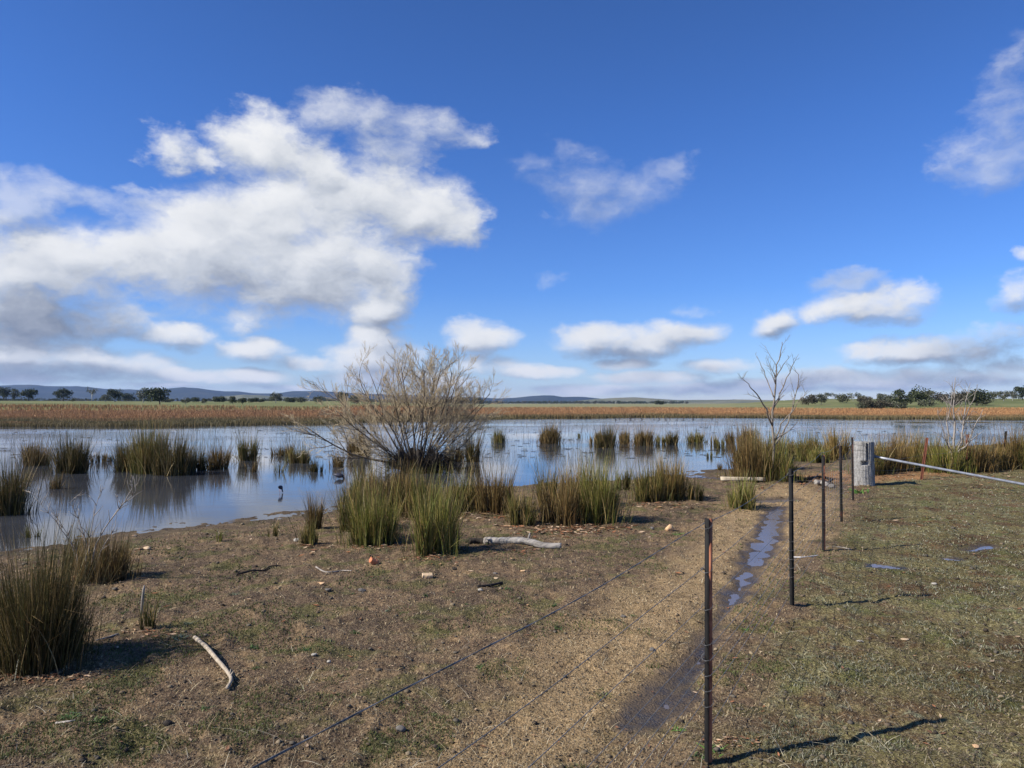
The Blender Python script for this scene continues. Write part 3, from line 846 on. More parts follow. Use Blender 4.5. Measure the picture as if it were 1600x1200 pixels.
for (a, b, w, tp, pal, lab, wat, dn, grp) in TUS:
    tussock(a, b, w, tp, pal, lab, bool(wat), dn, grp)

# ------------------------------------------------------------------ bare woody plants
def wander(p, d, L, n, wob, up):
    pts = [p]; d = d.normalized()
    for k in range(n):
        d = (d + Vector((random.gauss(0, wob), random.gauss(0, wob), random.gauss(0, wob) + up))).normalized()
        p = p + d * (L / n); pts.append(p)
    return pts

def grow(levels, start, d, L, r, lev, spec):
    """levels[lev] collects the tubes; spec gives per level (children, length factor, angle, wobble, upward pull)"""
    n_ch, lf, an, wob, upp, nseg = spec[lev]
    pts = wander(start, d, L, nseg, wob, upp)
    tip = .35 if lev < len(spec) - 1 else .4
    rad = [r * (1 - (1 - tip) * k / nseg) for k in range(nseg + 1)]
    levels[lev].add(pts, rad, 7 if lev == 0 else (5 if lev == 1 else 3), cap=(lev < 2))
    if lev + 1 >= len(spec): return
    for c in range(n_ch):
        u = .22 + .78 * (c + random.random()) / n_ch
        k = min(int(u * nseg), nseg - 1); f = u * nseg - k
        p = pts[k].lerp(pts[k + 1], f)
        t = (pts[k + 1] - pts[k]).normalized()
        perp = t.cross(Vector((random.gauss(0, 1), random.gauss(0, 1), random.gauss(0, 1)))).normalized()
        a = an * random.uniform(.6, 1.3)
        dd = (t * cos(a) + perp * sin(a)).normalized()
        grow(levels, p, dd, L * lf * random.uniform(.65, 1.15) * (1.1 - .45 * u), max(rad[k] * .62, .0033), lev + 1, spec)

# willow
wxp, wyp = G(650, 737, WATER_Z)
wil = thing('willow', 'wide leafless willow shrub with fan of pale twigs at the lake edge', 'tree', wxp, wyp, WATER_Z)
S = wyp / F * 1.03                                            # metres per photo pixel at the willow
lv = [Tubes(), Tubes(), Tubes(), Tubes()]
limbs = [ # screen dx, dy of limb end from base (px), depth lean, thickness, start dx
 (-175, 78, -.3, .045, -45), (-150, 118, .2, .032, -38), (-118, 95, -.8, .03, -30), (-105, 150, .5, .036, -25), (-70, 168, -.5, .034, -18), (-45, 185, .6, .036, -8),
 (-15, 190, -.2, .036, 0), (12, 192, .5, .036, 8), (40, 196, -.4, .036, 14), (68, 188, .3, .034, 18), (88, 165, -.6, .034, 22), (108, 140, .5, .034, 28),
 (122, 105, -.3, .032, 30), (124, 62, .2, .034, 35), (-85, 120, 1.2, .03, -20), (60, 130, 1.3, .03, 15), (-60, 60, -.9, .02, -12), (75, 70, -.8, .02, 14), (30, 178, -.9, .028, 4), (-28, 176, .9, .028, -4), (95, 125, .9, .026, 14), (-95, 60, .6, .022, -20), (80, 100, -.2, .022, 16), (-60, 100, .3, .022, -14),
 (-30, 130, -1.2, .03, -8), (50, 150, -1.1, .03, 12), (-130, 100, .9, .025, -30), (10, 150, 1.4, .03, 4),
]
spec = [(9, .46, .72, .07, .02, 9), (9, .50, .62, .09, .05, 5), (8, .55, .50, .08, .07, 4), (0, 0, 0, .07, .10, 3)]
for (dx, dy, dep, th, sx) in limbs:
    st = Vector((wxp + sx * S * .6, wyp + random.uniform(-.15, .15) + dep * .15, WATER_Z + .18))
    en = Vector((wxp + dx * S, wyp + dep * 1.3, WATER_Z + dy * S))
    v = en - st
    d = v.normalized(); d = (d + Vector((0, 0, -.10)) * (1 if abs(dx) > 90 else 0)).normalized()
    v = v * ((1.13 if dx < 0 else 1.08) if abs(dx) > 100 else 1.0)
    grow(lv, st, d, v.length * .84, th * .68, 0, spec)
stump = Tubes()
for k in range(16):
    a = random.uniform(0, 2 * pi); r0 = random.uniform(.05, .55)
    x0, y0 = wxp + r0 * cos(a) * 1.3, wyp + r0 * sin(a) * .6
    pts = wander(Vector((x0, y0, WATER_Z - .2)), Vector((cos(a) * .4, sin(a) * .3, 1)), random.uniform(.5, .95), 5, .2, 0)
    stump.add(pts, [random.uniform(.05, .12) * (1 - .5 * i / 5) for i in range(6)], 7)
stump.build('trunk', M_darkwood, wil)
lv[0].build('limbs', M_willow, wil); lv[1].build('branches', M_willow, wil); 
t2 = Tubes(); t2 = lv[2]; t2.build('twigs', M_twig, wil); lv[3].build('fine_twigs', M_twig, wil)
print('willow verts', sum(q.n for q in lv))
# dead tangle at its foot
tg = Tubes()
for k in range(1000):
    a = random.uniform(0, 2 * pi); r0 = random.random() ** .6
    x0, y0 = wxp + r0 * cos(a) * .95 + .12, wyp + r0 * sin(a) * .6
    tg.add(wander(Vector((x0, y0, WATER_Z - .05 + random.random() * .3)), Vector((random.gauss(0, .7), random.gauss(0, .5), .8)), random.uniform(.25, .8), 3, .3, -.05), [.006, .005, .004, .003], 3, False)
tg.build('dead_twigs', M_darkwood, wil)

M_slender = bark_material('slender_bark', (.10, .082, .065), (.30, .255, .20), 20)
# slender bare tree near the fence
def bare_tree(name, label, xb, yb, z0, stems, mat, twigmat, spec, jit=.012):
    gx, gy = G(xb, yb, z0); gz = T(gx, gy)
    o = thing(name, label, 'tree', gx, gy, gz)
    s = gy / F
    L = [Tubes() for _ in spec]
    for path, r in stems:
        pts = []
        for (px, py, dy) in path:
            X, Z = XZ(px, py, gy + dy)
            pts.append(Vector((X, gy + dy, Z)))
        pts[0].z = min(pts[0].z, gz - .05) if path[0][1] >= yb - 8 else pts[0].z
        n = len(pts) - 1
        fine = []
        for k in range(n):
            for q in range(3):
                fine.append(pts[k].lerp(pts[k + 1], q / 3) + Vector((random.gauss(0, jit), random.gauss(0, jit), 0)))
        fine.append(pts[-1])
        m = len(fine)
        rad = [r * (1 - .82 * k / (m - 1)) for k in range(m)]
        L[0].add(fine, rad, 6)
        n_ch, lf, an, wob, upp, nseg = spec[0]
        tot = sum((fine[k + 1] - fine[k]).length for k in range(m - 1))
        for c in range(int(n_ch * max(tot, .6))):
            u = random.uniform(.25, 1)
            k = min(int(u * (m - 1)), m - 2)
            t = (fine[k + 1] - fine[k]).normalized()
            a = random.uniform(0, 2 * pi)
            dd = (t + Vector((cos(a), sin(a) * .7, random.uniform(0, .5)))).normalized()
            grow(L, fine[k], dd, tot * lf * random.uniform(.5, 1.2) * (1.15 - u * .6), max(rad[k] * .5, .004), 1, spec)
    L[0].build('trunk', mat, o)
    B = Tubes()
    for q in L[1:]:
        B.Q += [tuple(k + B.n for k in f) for f in q.Q]; B.T += [tuple(k + B.n for k in f) for f in q.T]; B.V += q.V; B.n += q.n
    if B.n: B.build('crown', twigmat, o)
    return o
bare_tree('bare_tree', 'slender leafless tree with bare upswept branches beside the wire fence', 1208, 752, 0,
  [([(1208, 752, 0), (1208, 715, 0), (1209, 680, 0), (1207, 645, 0), (1210, 612, 0), (1213, 580, 0), (1220, 552, 0), (1222, 534, 0)], .033),
   ([(1207, 665, 0), (1198, 640, -.2), (1182, 616, -.4), (1170, 600, -.5), (1160, 588, -.5)], .02),
   ([(1209, 700, 0), (1226, 670, .3), (1238, 640, .4), (1246, 610, .5), (1247, 585, .5), (1240, 572, .5)], .02),
   ([(1209, 690, 0), (1222, 662, -.2), (1236, 645, -.3), (1252, 622, -.4), (1262, 610, -.4)], .016),
   ([(1208, 640, 0), (1220, 615, .2), (1230, 590, .3), (1240, 568, .3), (1248, 553, .3)], .018),
   ([(1209, 620, 0), (1200, 595, .2), (1190, 572, .2), (1183, 556, .2)], .014),
   ([(1212, 590, 0), (1224, 570, -.2), (1236, 555, -.3)], .012)],
  M_slender, M_slender, [(4, .22, .6, .08, .04, 6), (4, .5, .5, .12, .05, 5), (0, 0, 0, .12, .06, 3)])
bare_tree('bare_shrub', 'pale dead multi-stemmed shrub behind the leaning paddock pickets', 1492, 738, 0,
  [([(1492, 738, 0), (1490, 700, 0), (1492, 660, 0), (1491, 625, 0), (1493, 590, 0)], .034),
   ([(1490, 720, 0), (1482, 690, .2), (1480, 660, .2), (1486, 630, .2), (1488, 600, .2)], .024),
   ([(1492, 722, 0), (1502, 690, .2), (1506, 655, .3), (1510, 625, .3), (1516, 598, .3)], .026),
   ([(1491, 712, 0), (1508, 698, -.3), (1518, 680, -.4), (1530, 655, -.5), (1536, 640, -.5)], .024),
   ([(1490, 712, 0), (1478, 690, -.3), (1472, 665, -.4), (1465, 640, -.5)], .018),
   ([(1490, 715, 0), (1476, 700, .4), (1464, 680, .6)], .016),
   ([(1506, 655, .3), (1520, 625, .2), (1528, 600, .2)], .014),
   ([(1515, 690, -.3), (1528, 680, -.3), (1538, 672, -.3)], .014)],
  M_grey, M_grey, [(6, .26, .55, .08, .05, 5), (4, .5, .5, .12, .06, 4), (0, 0, 0, .12, .08, 3)])
# dead twigs in the bank clump
bare_tree('dead_shrub', 'dry grey twigs arching out of the brown bank rushes over the water', 135, 906, 0,
  [([(135, 906, 0), (150, 850, -.1), (170, 815, -.1), (195, 785, -.2), (212, 768, -.2), (214, 742, -.2)], .007),
   ([(130, 906, 0), (118, 860, .1), (100, 825, .1), (70, 780, .1), (38, 766, .1)], .0055),
   ([(132, 900, 0), (112, 850, 0), (88, 815, -.1), (52, 775, -.1)], .006),
   ([(138, 905, 0), (140, 840, .1), (150, 790, .2), (160, 758, .2)], .006),
   ([(134, 903, 0), (135, 850, -.1), (122, 810, -.1), (110, 785, -.1), (130, 765, -.1)], .006),
   ([(140, 905, 0), (158, 860, 0), (180, 820, .1), (184, 790, .1)], .006),
   ([(195, 785, -.2), (206, 762, -.2), (206, 742, -.2)], .006),
   ([(170, 815, -.1), (190, 790, -.1), (180, 772, -.1)], .005)],
  M_grey, M_grey, [(9, .18, .6, .1, .02, 4), (0, .5, .5, .12, .02, 3)], .003)

# ------------------------------------------------------------------ far trees
def crown_cloud(cx, cy, cz, w, h, n_lobes, n_leaf, leaf, cols, flat=1.0, seed=0):
    V = []; C = []
    for k in range(n_lobes):
        a = random.uniform(0, 2 * pi); rr = random.random() ** .5
        lx = cx + cos(a) * rr * w * .36; ly = cy + sin(a) * rr * w * .36
        lz = cz + random.uniform(-.44, .40) * h * (1 - .30 * rr)
        lr = random.uniform(.15, .26) * w; lh = max(lr * random.uniform(.5, .8), h * random.uniform(.14, .22)) * flat
        p = RNG.normal(0, 1, (n_leaf, 3)); p /= np.linalg.norm(p, axis=1)[:, None]
        p *= RNG.random((n_leaf, 1)) ** .35
        p = p * np.array([lr, lr, lh]) + np.array([lx, ly, lz])
        V.append(p); C.append(pick(cols, n_leaf, .3))
    P = np.concatenate(V); C = np.concatenate(C); n = len(P)
    a = RNG.normal(0, 1, (n, 3)); a /= np.linalg.norm(a, axis=1)[:, None]
    b = np.cross(a, RNG.normal(0, 1, (n, 3))); b /= np.linalg.norm(b, axis=1)[:, None]
    s = leaf * RNG.uniform(.6, 1.3, (n, 1))
    Q = np.stack([P - a * s, P + b * s * .7, P + a * s, P - b * s * .7], 1).reshape(-1, 3)
    Fq = np.arange(n * 4).reshape(-1, 4)
    return Q, Fq, np.repeat(C, 4, 0)

GREENS = [(.035, .048, .018), (.055, .07, .026), (.025, .034, .014), (.075, .085, .035)]
GREYG = [(.075, .085, .05), (.11, .12, .07), (.055, .06, .035), (.14, .14, .085)]
BROWNG = [(.07, .065, .045), (.10, .09, .06), (.055, .052, .035), (.13, .115, .08)]
def far_tree(name, label, xc, ytop, ybase, wpx, Y, kind='dense', group=None, crown_from=.16):
    Ys = np.linspace(Y * .7, Y * 1.35, 60)            # stand it where the ground meets the photo's foot line
    gz_ = terrain((xc - 800) / F * Ys, Ys)
    yy_ = 630 - (gz_ - EYE) * F / Ys
    Y = float(Ys[int(np.argmin(np.abs(yy_ - ybase) + np.abs(Ys / Y - 1) * 1.5))])
    X, zt = XZ(xc, ytop, Y); zb = XZ(xc, ybase, Y)[1]
    zg = T(X, Y)
    H = max(zt - zg, (zt - zb) * .85)
    w = wpx / F * Y * (1.28 if xc > 1200 else 1.12)
    o = thing(name, label, 'tree' if name != 'bush' else 'bush', X, Y, zg, group)
    tb = Tubes()
    cb = zg + H * crown_from
    if kind == 'pale': cb = zg + H * .42
    mat = M_white if kind in ('pale', 'grey') else M_trunkfar
    lean = random.uniform(-.05, .05) * H
    r = H * (.022 if kind == 'pale' else .03)
    tb.add([Vector((X, Y, zg - .3)), Vector((X + lean * .3, Y, zg + H * .3)), Vector((X + lean, Y, zg + H * .62))], [r * 1.2, r, r * .6], 6)
    for k in range(5 if kind != 'bush' else 2):
        a = random.uniform(0, 2 * pi); u = random.uniform(.25, .5)
        p0 = Vector((X + lean * u, Y, zg + H * u))
        p1 = p0 + Vector((cos(a) * w * .2, sin(a) * w * .2, H * .16)); p2 = p0 + Vector((cos(a) * w * .33, sin(a) * w * .33, H * .34))
        tb.add([p0, p1, p2], [r * .6, r * .45, r * .2], 5)
    tb.build('trunk', mat, o)
    cols = {'dense': GREENS, 'grey': GREYG, 'pale': GREYG, 'brown': BROWNG, 'bush': GREYG}[kind]
    nl = {'dense': 26, 'grey': 19, 'pale': 10, 'brown': 22, 'bush': 12}[kind]
    ht = zg + H - cb
    V, Fq, C = crown_cloud(X + lean, Y, cb + ht * .5, w, ht * .95, nl, 60 if kind != 'pale' else 40, max(.10 * w * .35, .13), cols, 1.0)
    mesh_np('crown', local(V, o), Fq, M_leaf, o, cols=C)
    return o
FT = [ # x, top, base, width, distance, kind, label
 (6,603,626,20,520,'dense','dark broad pine at the very edge of the far field'),
 (23,606,626,14,520,'dense','smaller dark pine touching the pine at the edge of the field'),
 (45,607,627,25,500,'dense','third dark pine along the far field with a wide flat crown'),
 (99,607,627,24,500,'dense','lone dark pine in the gap before the white trunked gum'),
 (114,622,628,6,500,'bush','tiny round bush at the foot of the lone dark pine'),
 (144,603,627,17,500,'pale','tall thin gum with bare white trunk above the hills'),
 (165,616,628,16,520,'grey','low grey tree at the start of the thicket past the white gum'),
 (180,607,628,22,500,'dense','tallest dark tree of the thicket past the white gum'),
 (200,613,628,20,540,'dense','rounded tree at the end of the thicket past the white gum'),
 (224,605,629,22,470,'grey','open pale crowned tree behind the big spreading tree'),
 (250,606,632,38,400,'dense','biggest spreading tree with broad crown on the far shore'),
 (290,620,634,13,420,'grey','small upright tree next after the biggest spreading tree'),
 (306,621,630,14,560,'dense','low round tree between the biggest tree and the hollow'),
 (319,623,634,8,440,'grey','little thin tree in the hollow of the far field'),
 (343,620,630,20,600,'dense','wide low tree under the hill dip'),
 (364,621,636,14,420,'dense','dark tree close to the marsh edge with a leaning crown'),
 (379,623,636,12,420,'dense','smaller companion of the leaning dark tree by the marsh'),
 (396,622,630,16,620,'dense','flat topped low tree before the isolated umbrella tree'),
 (431,613,630,20,560,'grey','isolated umbrella shaped tree before the willow'),
 (408,624,630,10,640,'dense','low dark bush tree beside the isolated umbrella tree'),
 (455,622,630,18,620,'dense','round tree behind the outer twigs of the willow'),
 (470,620,632,16,520,'grey','grey green tree at the outer twigs of the willow'),
 (500,619,631,18,560,'grey','first pale tree seen through the willow twigs'),
 (535,612,632,20,500,'dense','dark tree seen through the middle of the willow fan'),
 (555,618,632,22,520,'grey','wide pale tree seen through the willow limbs'),
 (722,621,631,14,700,'dense','small dark tree framed by the willow end twigs'),
 (745,620,631,14,760,'dense','round dark tree just past the willow end twigs'),
 (262,624,629,18,600,'bush','bush peeping out behind the biggest spreading tree'),
]
for (a, tp, bs, w, Y, k, lab) in FT:
    far_tree('bush' if k == 'bush' else 'tree', lab, a, tp, bs, w, Y, k, 'trees along the far field')
FR = [
 (1263,617,633,22,330,'brown','brownish round tree where the green slope meets the skyline'),
 (1283,615,632,18,330,'grey','grey gum next to the brownish round tree on the slope'),
 (1291,613,625,13,400,'pale','thin crowned gum on the crest behind the grey gum'),
 (1300,614,624,13,400,'pale','twin crowned gum on the crest next to the thin crowned one'),
 (1316,616,630,20,340,'grey','spreading grey gum in mid slope'),
 (1333,614,627,18,360,'pale','airy gum with a flat pale crown on the crest'),
 (1350,617,630,18,350,'grey','olive gum above the scrub on the slope'),
 (1377,614,623,12,400,'grey','tiny lone tree on the open skyline'),
 (1390,619,624,10,400,'grey','low bush on the open skyline beside the lone tree'),
 (1408,608,638,26,290,'dense','tall dark gum leaning over the scrub'),
 (1435,604,633,28,290,'dense','largest domed dark gum on the hill'),
 (1452,607,632,20,300,'grey','grey half open gum touching the domed dark gum'),
 (1472,612,630,22,310,'brown','brown gum behind the pale dead shrub'),
 (1500,610,632,26,300,'brown','wide brown gum behind the stems of the dead shrub'),
 (1526,607,634,32,290,'dense','massive rounded gum past the pale dead shrub'),
 (1512,612,632,24,300,'brown','brown crown filling the gap beside the massive gum'),
 (1552,611,625,16,360,'grey','small grey gum after the massive rounded gum'),
 (1568,609,627,16,350,'grey','slim gum with slanting trunk on the crest'),
 (1582,609,626,14,360,'grey','narrow gum one before the last tall dark tree'),
 (1597,602,625,20,350,'dense','tall dark tree at the end of the crest'),
 (1625,606,626,24,350,'dense','dark gum beyond the end of the crest'),
 (1350,618,634,20,300,'brown','brown scrub tree behind the outer bush of the grey scrub'),
 (1385,616,633,22,300,'grey','grey scrub tree rising behind the round thickets'),
 (1488,622,634,18,300,'brown','low brown tree filling the gap behind the dead shrub'),
 (1345,628,642,18,230,'bush','outer bush of the grey scrub near the marsh'),
 (1362,624,643,24,230,'brown','round brown thicket of the grey scrub'),
 (1380,623,643,22,235,'brown','second round thicket of the grey scrub'),
 (1395,625,642,20,240,'grey','pale stemmed thicket of the grey scrub'),
 (1408,628,644,16,230,'grey','last thicket of the scrub below the leaning gum'),
 (1448,625,635,22,270,'bush','low bushes under the domed dark gum'),
 (1540,624,632,20,290,'bush','low shrub in the shadow of the massive gum'),
 (1030,626,633,14,1100,'dense','small dark tree on the far plain beside a white speck'),
]
for (a, tp, bs, w, Y, k, lab) in FR:
    far_tree('bush' if k == 'bush' else 'tree', lab, a, tp, bs, w, Y, k, 'trees on the green hill', crown_from=.12)

# a far belt of timber that reads as one mass
def wood(name, label, x0, x1, ytop, ybase, Y0, Y1, n, leafs=26):
    Vs = []; Cs = []; Fs = []; off_ = 0
    for k in range(n):
        x = random.uniform(x0, x1); Y = random.uniform(Y0, Y1)
        X, z1 = XZ(x, random.uniform(ytop, ytop * .5 + ybase * .5), Y)
        zg = T(X, Y); h = max(z1 - zg, 4) ; w = h * random.uniform(1.0, 2.0)
        V, Fq, C = crown_cloud(X, Y, zg + h * .5, w, h * .9, 4, leafs, h * .10, GREENS if random.random() < .7 else BROWNG, 1.2)
        Vs.append(V); Cs.append(C); Fs.append(Fq + off_); off_ += len(V)
    o = mesh_np(name, np.concatenate(Vs), np.concatenate(Fs), M_leaf, cols=np.concatenate(Cs))
    return tag(o, label, 'woodland', kind='stuff')
wood('woodland', 'dark belt of distant timber along the foot of the hills', 740, 1075, 625.5, 631, 1500, 2600, 420)
wood('woodland', 'distant timber behind the far field pines', -40, 520, 621.5, 626, 700, 1400, 330)
wood('woodland', 'distant timber seen through the willow', 500, 760, 622, 630, 900, 1800, 260)

# ------------------------------------------------------------------ marsh reeds on the far side
def marsh():
    n = 260000
    xs_ = RNG.uniform(-60, 1660, n)
    fs = np.interp(xs_, FS[:, 0], FS[:, 1])
    re = np.interp(xs_, [-600, 500, 700, 1000, 1150, 1300, 2000], [168, 168, 240, 260, 190, 168, 168])
    u = RNG.random(n) ** 1.7
    Y = 1 / ((1 / fs) * (1 - u) + (1 / re) * u)
    Y = Y + (RNG.random(n) - .35) * 5 * (1 - u)
    X = (xs_ - 800) / F * Y
    edge = np.clip((Y - fs) / np.where(xs_ < 700, 26, 12), 0, 1)
    gap = fbm(X * .15, Y * .5, 4, 33)
    keep = (edge > .5) | (gap + edge * .8 > .5)
    X, Y, xs_, edge, gap = X[keep], Y[keep], xs_[keep], edge[keep], gap[keep]
    n = len(X)
    zz = terrain(X, Y)
    h = (.32 + .30 * edge) * RNG.uniform(.7, 1.1, n) + .05
    h *= .72 + .56 * fbm(X * .11, Y * .11, 4, 71)
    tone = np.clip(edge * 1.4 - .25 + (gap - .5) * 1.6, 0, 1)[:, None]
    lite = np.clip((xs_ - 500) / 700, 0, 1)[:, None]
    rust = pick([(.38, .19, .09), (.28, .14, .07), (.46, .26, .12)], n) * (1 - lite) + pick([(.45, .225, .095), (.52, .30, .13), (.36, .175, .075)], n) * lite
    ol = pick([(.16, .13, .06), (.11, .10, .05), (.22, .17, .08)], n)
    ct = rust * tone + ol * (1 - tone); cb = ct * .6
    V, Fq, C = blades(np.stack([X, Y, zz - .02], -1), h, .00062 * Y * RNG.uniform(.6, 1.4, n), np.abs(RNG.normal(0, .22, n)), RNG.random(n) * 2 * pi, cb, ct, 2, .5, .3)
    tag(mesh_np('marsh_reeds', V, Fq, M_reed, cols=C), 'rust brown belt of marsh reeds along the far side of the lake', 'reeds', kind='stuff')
marsh()

# sparse stems and scraps of floating weed on the lake
def lake_stems():
    n = 10000
    xs_ = np.concatenate([RNG.uniform(-40, 1650, n // 2), RNG.choice([50, 150, 300, 350, 440, 480, 540, 720, 760, 880, 930, 1100, 1240, 1400, 1520], n - n // 2) + RNG.normal(0, 30, n - n // 2)])
    ys_ = 660 + 70 * RNG.random(n) ** 1.4
    P = np.array([G(a, b, WATER_Z) for a, b in zip(xs_, ys_)])
    s = signed_shore(P[:, 0], P[:, 1]); fs = np.interp(xs_, FS[:, 0], FS[:, 1])
    cl = fbm(P[:, 0] * .5, P[:, 1] * .25, 4, 88)
    k = (s < -.3) & (P[:, 1] < fs - 1) & (cl > .47)
    P = P[k]; n = len(P)
    h = RNG.uniform(.05, .40, n) + .1
    c = pick([(.09, .085, .04), (.14, .115, .06), (.06, .055, .035)], n)
    V, Fq, C = blades(np.column_stack([P, np.full(n, WATER_Z - .1)]), h, .0045 * np.maximum(1, P[:, 1] / 14), np.abs(RNG.normal(0, .3, n)), RNG.random(n) * 6.28, c, c, 2, .4, .4)
    tag(mesh_np('water_stems', V, Fq, M_reed, cols=C), 'sparse thin stems poking out of the lake between the rush clumps', 'reeds', kind='stuff')
    n = 2600
    xs_ = RNG.uniform(-100, 1700, n); ys_ = 656 + 60 * RNG.random(n) ** 2.2
    P = np.array([G(a, b, WATER_Z) for a, b in zip(xs_, ys_)])
    s = signed_shore(P[:, 0], P[:, 1]); fs = np.interp(xs_, FS[:, 0], FS[:, 1])
    cl = fbm(P[:, 0] * .25, P[:, 1] * .25, 4, 18)
    P = P[(s < -.5) & (P[:, 1] < fs) & (cl > .52)]; n = len(P)
    a = RNG.random(n) * pi; L = RNG.uniform(.03, .16, n); w = RNG.uniform(.01, .035, n)
    ux, uy = np.cos(a) * L, np.sin(a) * L; vx, vy = -np.sin(a) * w, np.cos(a) * w
    z = np.full(n, WATER_Z + .006); z2 = z + .012
    V = np.stack([np.stack([P[:, 0] - ux - vx, P[:, 1] - uy - vy, z], -1), np.stack([P[:, 0] + ux - vx, P[:, 1] + uy - vy, z], -1),
                  np.stack([P[:, 0] + ux + vx, P[:, 1] + uy + vy, z2], -1), np.stack([P[:, 0] - ux + vx, P[:, 1] - uy + vy, z2], -1)], 1).reshape(-1, 3)
    c = pick([(.05, .045, .03), (.08, .065, .04)], n)
    tag(mesh_np('floating_weed', V, np.arange(4 * n).reshape(-1, 4), M_reed, cols=np.repeat(c, 4, 0)), 'small dark scraps of weed floating on the lake', 'weed', kind='stuff')
lake_stems()

# ------------------------------------------------------------------ near ground cover
def scatter(n, y0, y1, x0=-60, x1=1660):
    """points evenly spread over the picture of the ground (dense near, thin far)"""
    xs_ = RNG.uniform(x0, x1, n); ys_ = y0 + (y1 - y0) * RNG.random(n) ** .9
    r = [ray(a, b) for a, b in zip(xs_, ys_)]
    r = np.array([(q.x, q.y, q.z) for q in r]); t = -EYE / r[:, 2]
    X, Y = r[:, 0] * t, r[:, 1] * t
    z, inf = terrain(X, Y, True)
    return X, Y, z, inf

def ground_cover():
    X, Y, z, inf = scatter(230000, 715, 1290)
    fsd = fence_side(X, Y)
    pad = fsd + (fbm(X * 3, Y * 3, 3, 91) - .5) * .5 > .05
    k = (inf['s'] > .5) & (inf['wet'] < .3)
    cl = fbm(X * 2.2, Y * 2.2, 4, 61)
    pathm = inf['path'] > .5
    r = RNG.random(len(X))
    sel_green = k & ((pad & (cl > .47)) | (~pad & ~pathm & (cl > .56)) | (pathm & ~pad & (cl > .64)))
    sel_straw = k & ~sel_green & (r < np.where(pathm, .85, np.where(pad, .55, .5)))
    def make(sel, name, lab, cat, cols, hmin, hmax, lean, wk):
        P = np.stack([X[sel], Y[sel], z[sel] - .003], -1); n = len(P)
        d = np.hypot(P[:, 0], P[:, 1])
        h = RNG.uniform(hmin, hmax, n) * (1 + .02 * d); w = wk * np.maximum(d, 2.2) * RNG.uniform(.6, 1.4, n)
        ct = pick(cols, n, .35)
        V, Fq, C = blades(P, h, w, np.abs(RNG.normal(lean, lean * .6, n)), RNG.random(n) * 6.28, ct * .6, ct, 2, .5, .25)
        tag(mesh_np(name, V, Fq, M_reed, cols=C), lab, cat, kind='stuff')
        print(name, n)
    make(sel_green & pad, 'turf_grass', 'short mossy green grass of the paddock beyond the wire fence', 'grass', [(.11, .115, .05), (.15, .15, .07), (.075, .08, .035), (.24, .23, .14), (.34, .33, .24), (.28, .27, .19)], .006, .022, .7, .0011)
    make(sel_green & ~pad, 'bank_grass', 'short green grass in patches on the lake side of the fence', 'grass', [(.09, .12, .03), (.13, .15, .045), (.16, .15, .06)], .006, .022, .6, .0011)
    make(sel_straw & pad, 'dead_grass', 'dry bleached grass lying in the paddock turf', 'dry grass', [(.40, .34, .21), (.26, .20, .12), (.12, .085, .05), (.08, .055, .035)], .005, .018, 1.6, .0009)
    make(sel_straw & ~pad, 'straw', 'short straw stubble over the bare soil and track', 'straw', [(.46, .35, .19), (.34, .25, .13), (.20, .145, .08), (.55, .45, .28)], .005, .020, .8, .0009)
    # long wisps
    X2, Y2, z2, inf2 = scatter(1500, 760, 1250)
    k = (inf2['s'] > .8) & (inf2['wet'] < .2)
    P = np.stack([X2[k], Y2[k], z2[k]], -1); n = len(P)
    ct = pick([(.50, .42, .27), (.38, .30, .18), (.60, .54, .40)], n)
    V, Fq, C = blades(P, RNG.uniform(.01, .06, n), np.full(n, .0028), RNG.uniform(.3, 4, n), RNG.random(n) * 6.28, ct, ct, 3, .5, .4)
    tag(mesh_np('dry_stalks', V, Fq, M_reed, cols=C), 'loose dry stalks strewn over the ground', 'stalks', kind='stuff')

def ico(sub=1):
    t = (1 + 5 ** .5) / 2
    V = np.array([(-1, t, 0), (1, t, 0), (-1, -t, 0), (1, -t, 0), (0, -1, t), (0, 1, t), (0, -1, -t), (0, 1, -t), (t, 0, -1), (t, 0, 1), (-t, 0, -1), (-t, 0, 1)], float)
    V /= np.linalg.norm(V[0])
    Fc = np.array([(0, 11, 5), (0, 5, 1), (0, 1, 7), (0, 7, 10), (0, 10, 11), (1, 5, 9), (5, 11, 4), (11, 10, 2), (10, 7, 6), (7, 1, 8), (3, 9, 4), (3, 4, 2), (3, 2, 6), (3, 6, 8), (3, 8, 9), (4, 9, 5), (2, 4, 11), (6, 2, 10), (8, 6, 7), (9, 8, 1)])
    for _ in range(sub):
        V = list(map(tuple, V)); mid = {}; out = []
        def mp(a, b):
            key = (min(a, b), max(a, b))
            if key not in mid:
                q = np.array(V[a]) + np.array(V[b]); q /= np.linalg.norm(q); V.append(tuple(q)); mid[key] = len(V) - 1
            return mid[key]
        for a, b, c in Fc:
            x, y, w = mp(a, b), mp(b, c), mp(c, a)
            out += [(a, x, w), (b, y, x), (c, w, y), (x, y, w)]
        V = np.array(V); Fc = np.array(out)
    return V, Fc

def stone_mat(name, a, b, sc=30):
    m, t, out = new_mat(name)
    co = t.node('ShaderNodeTexCoord').outputs['Object']
    n = t.noise(co, sc, 7, .7).outputs[0]
    principled(t, out, t.ramp(n, [(0.3, a), (.7, b)]), .85, .25, bump(t, n, .6, .006))
    return m
M_clod = leaf_material('soil_crumbs', 0.0, .95)

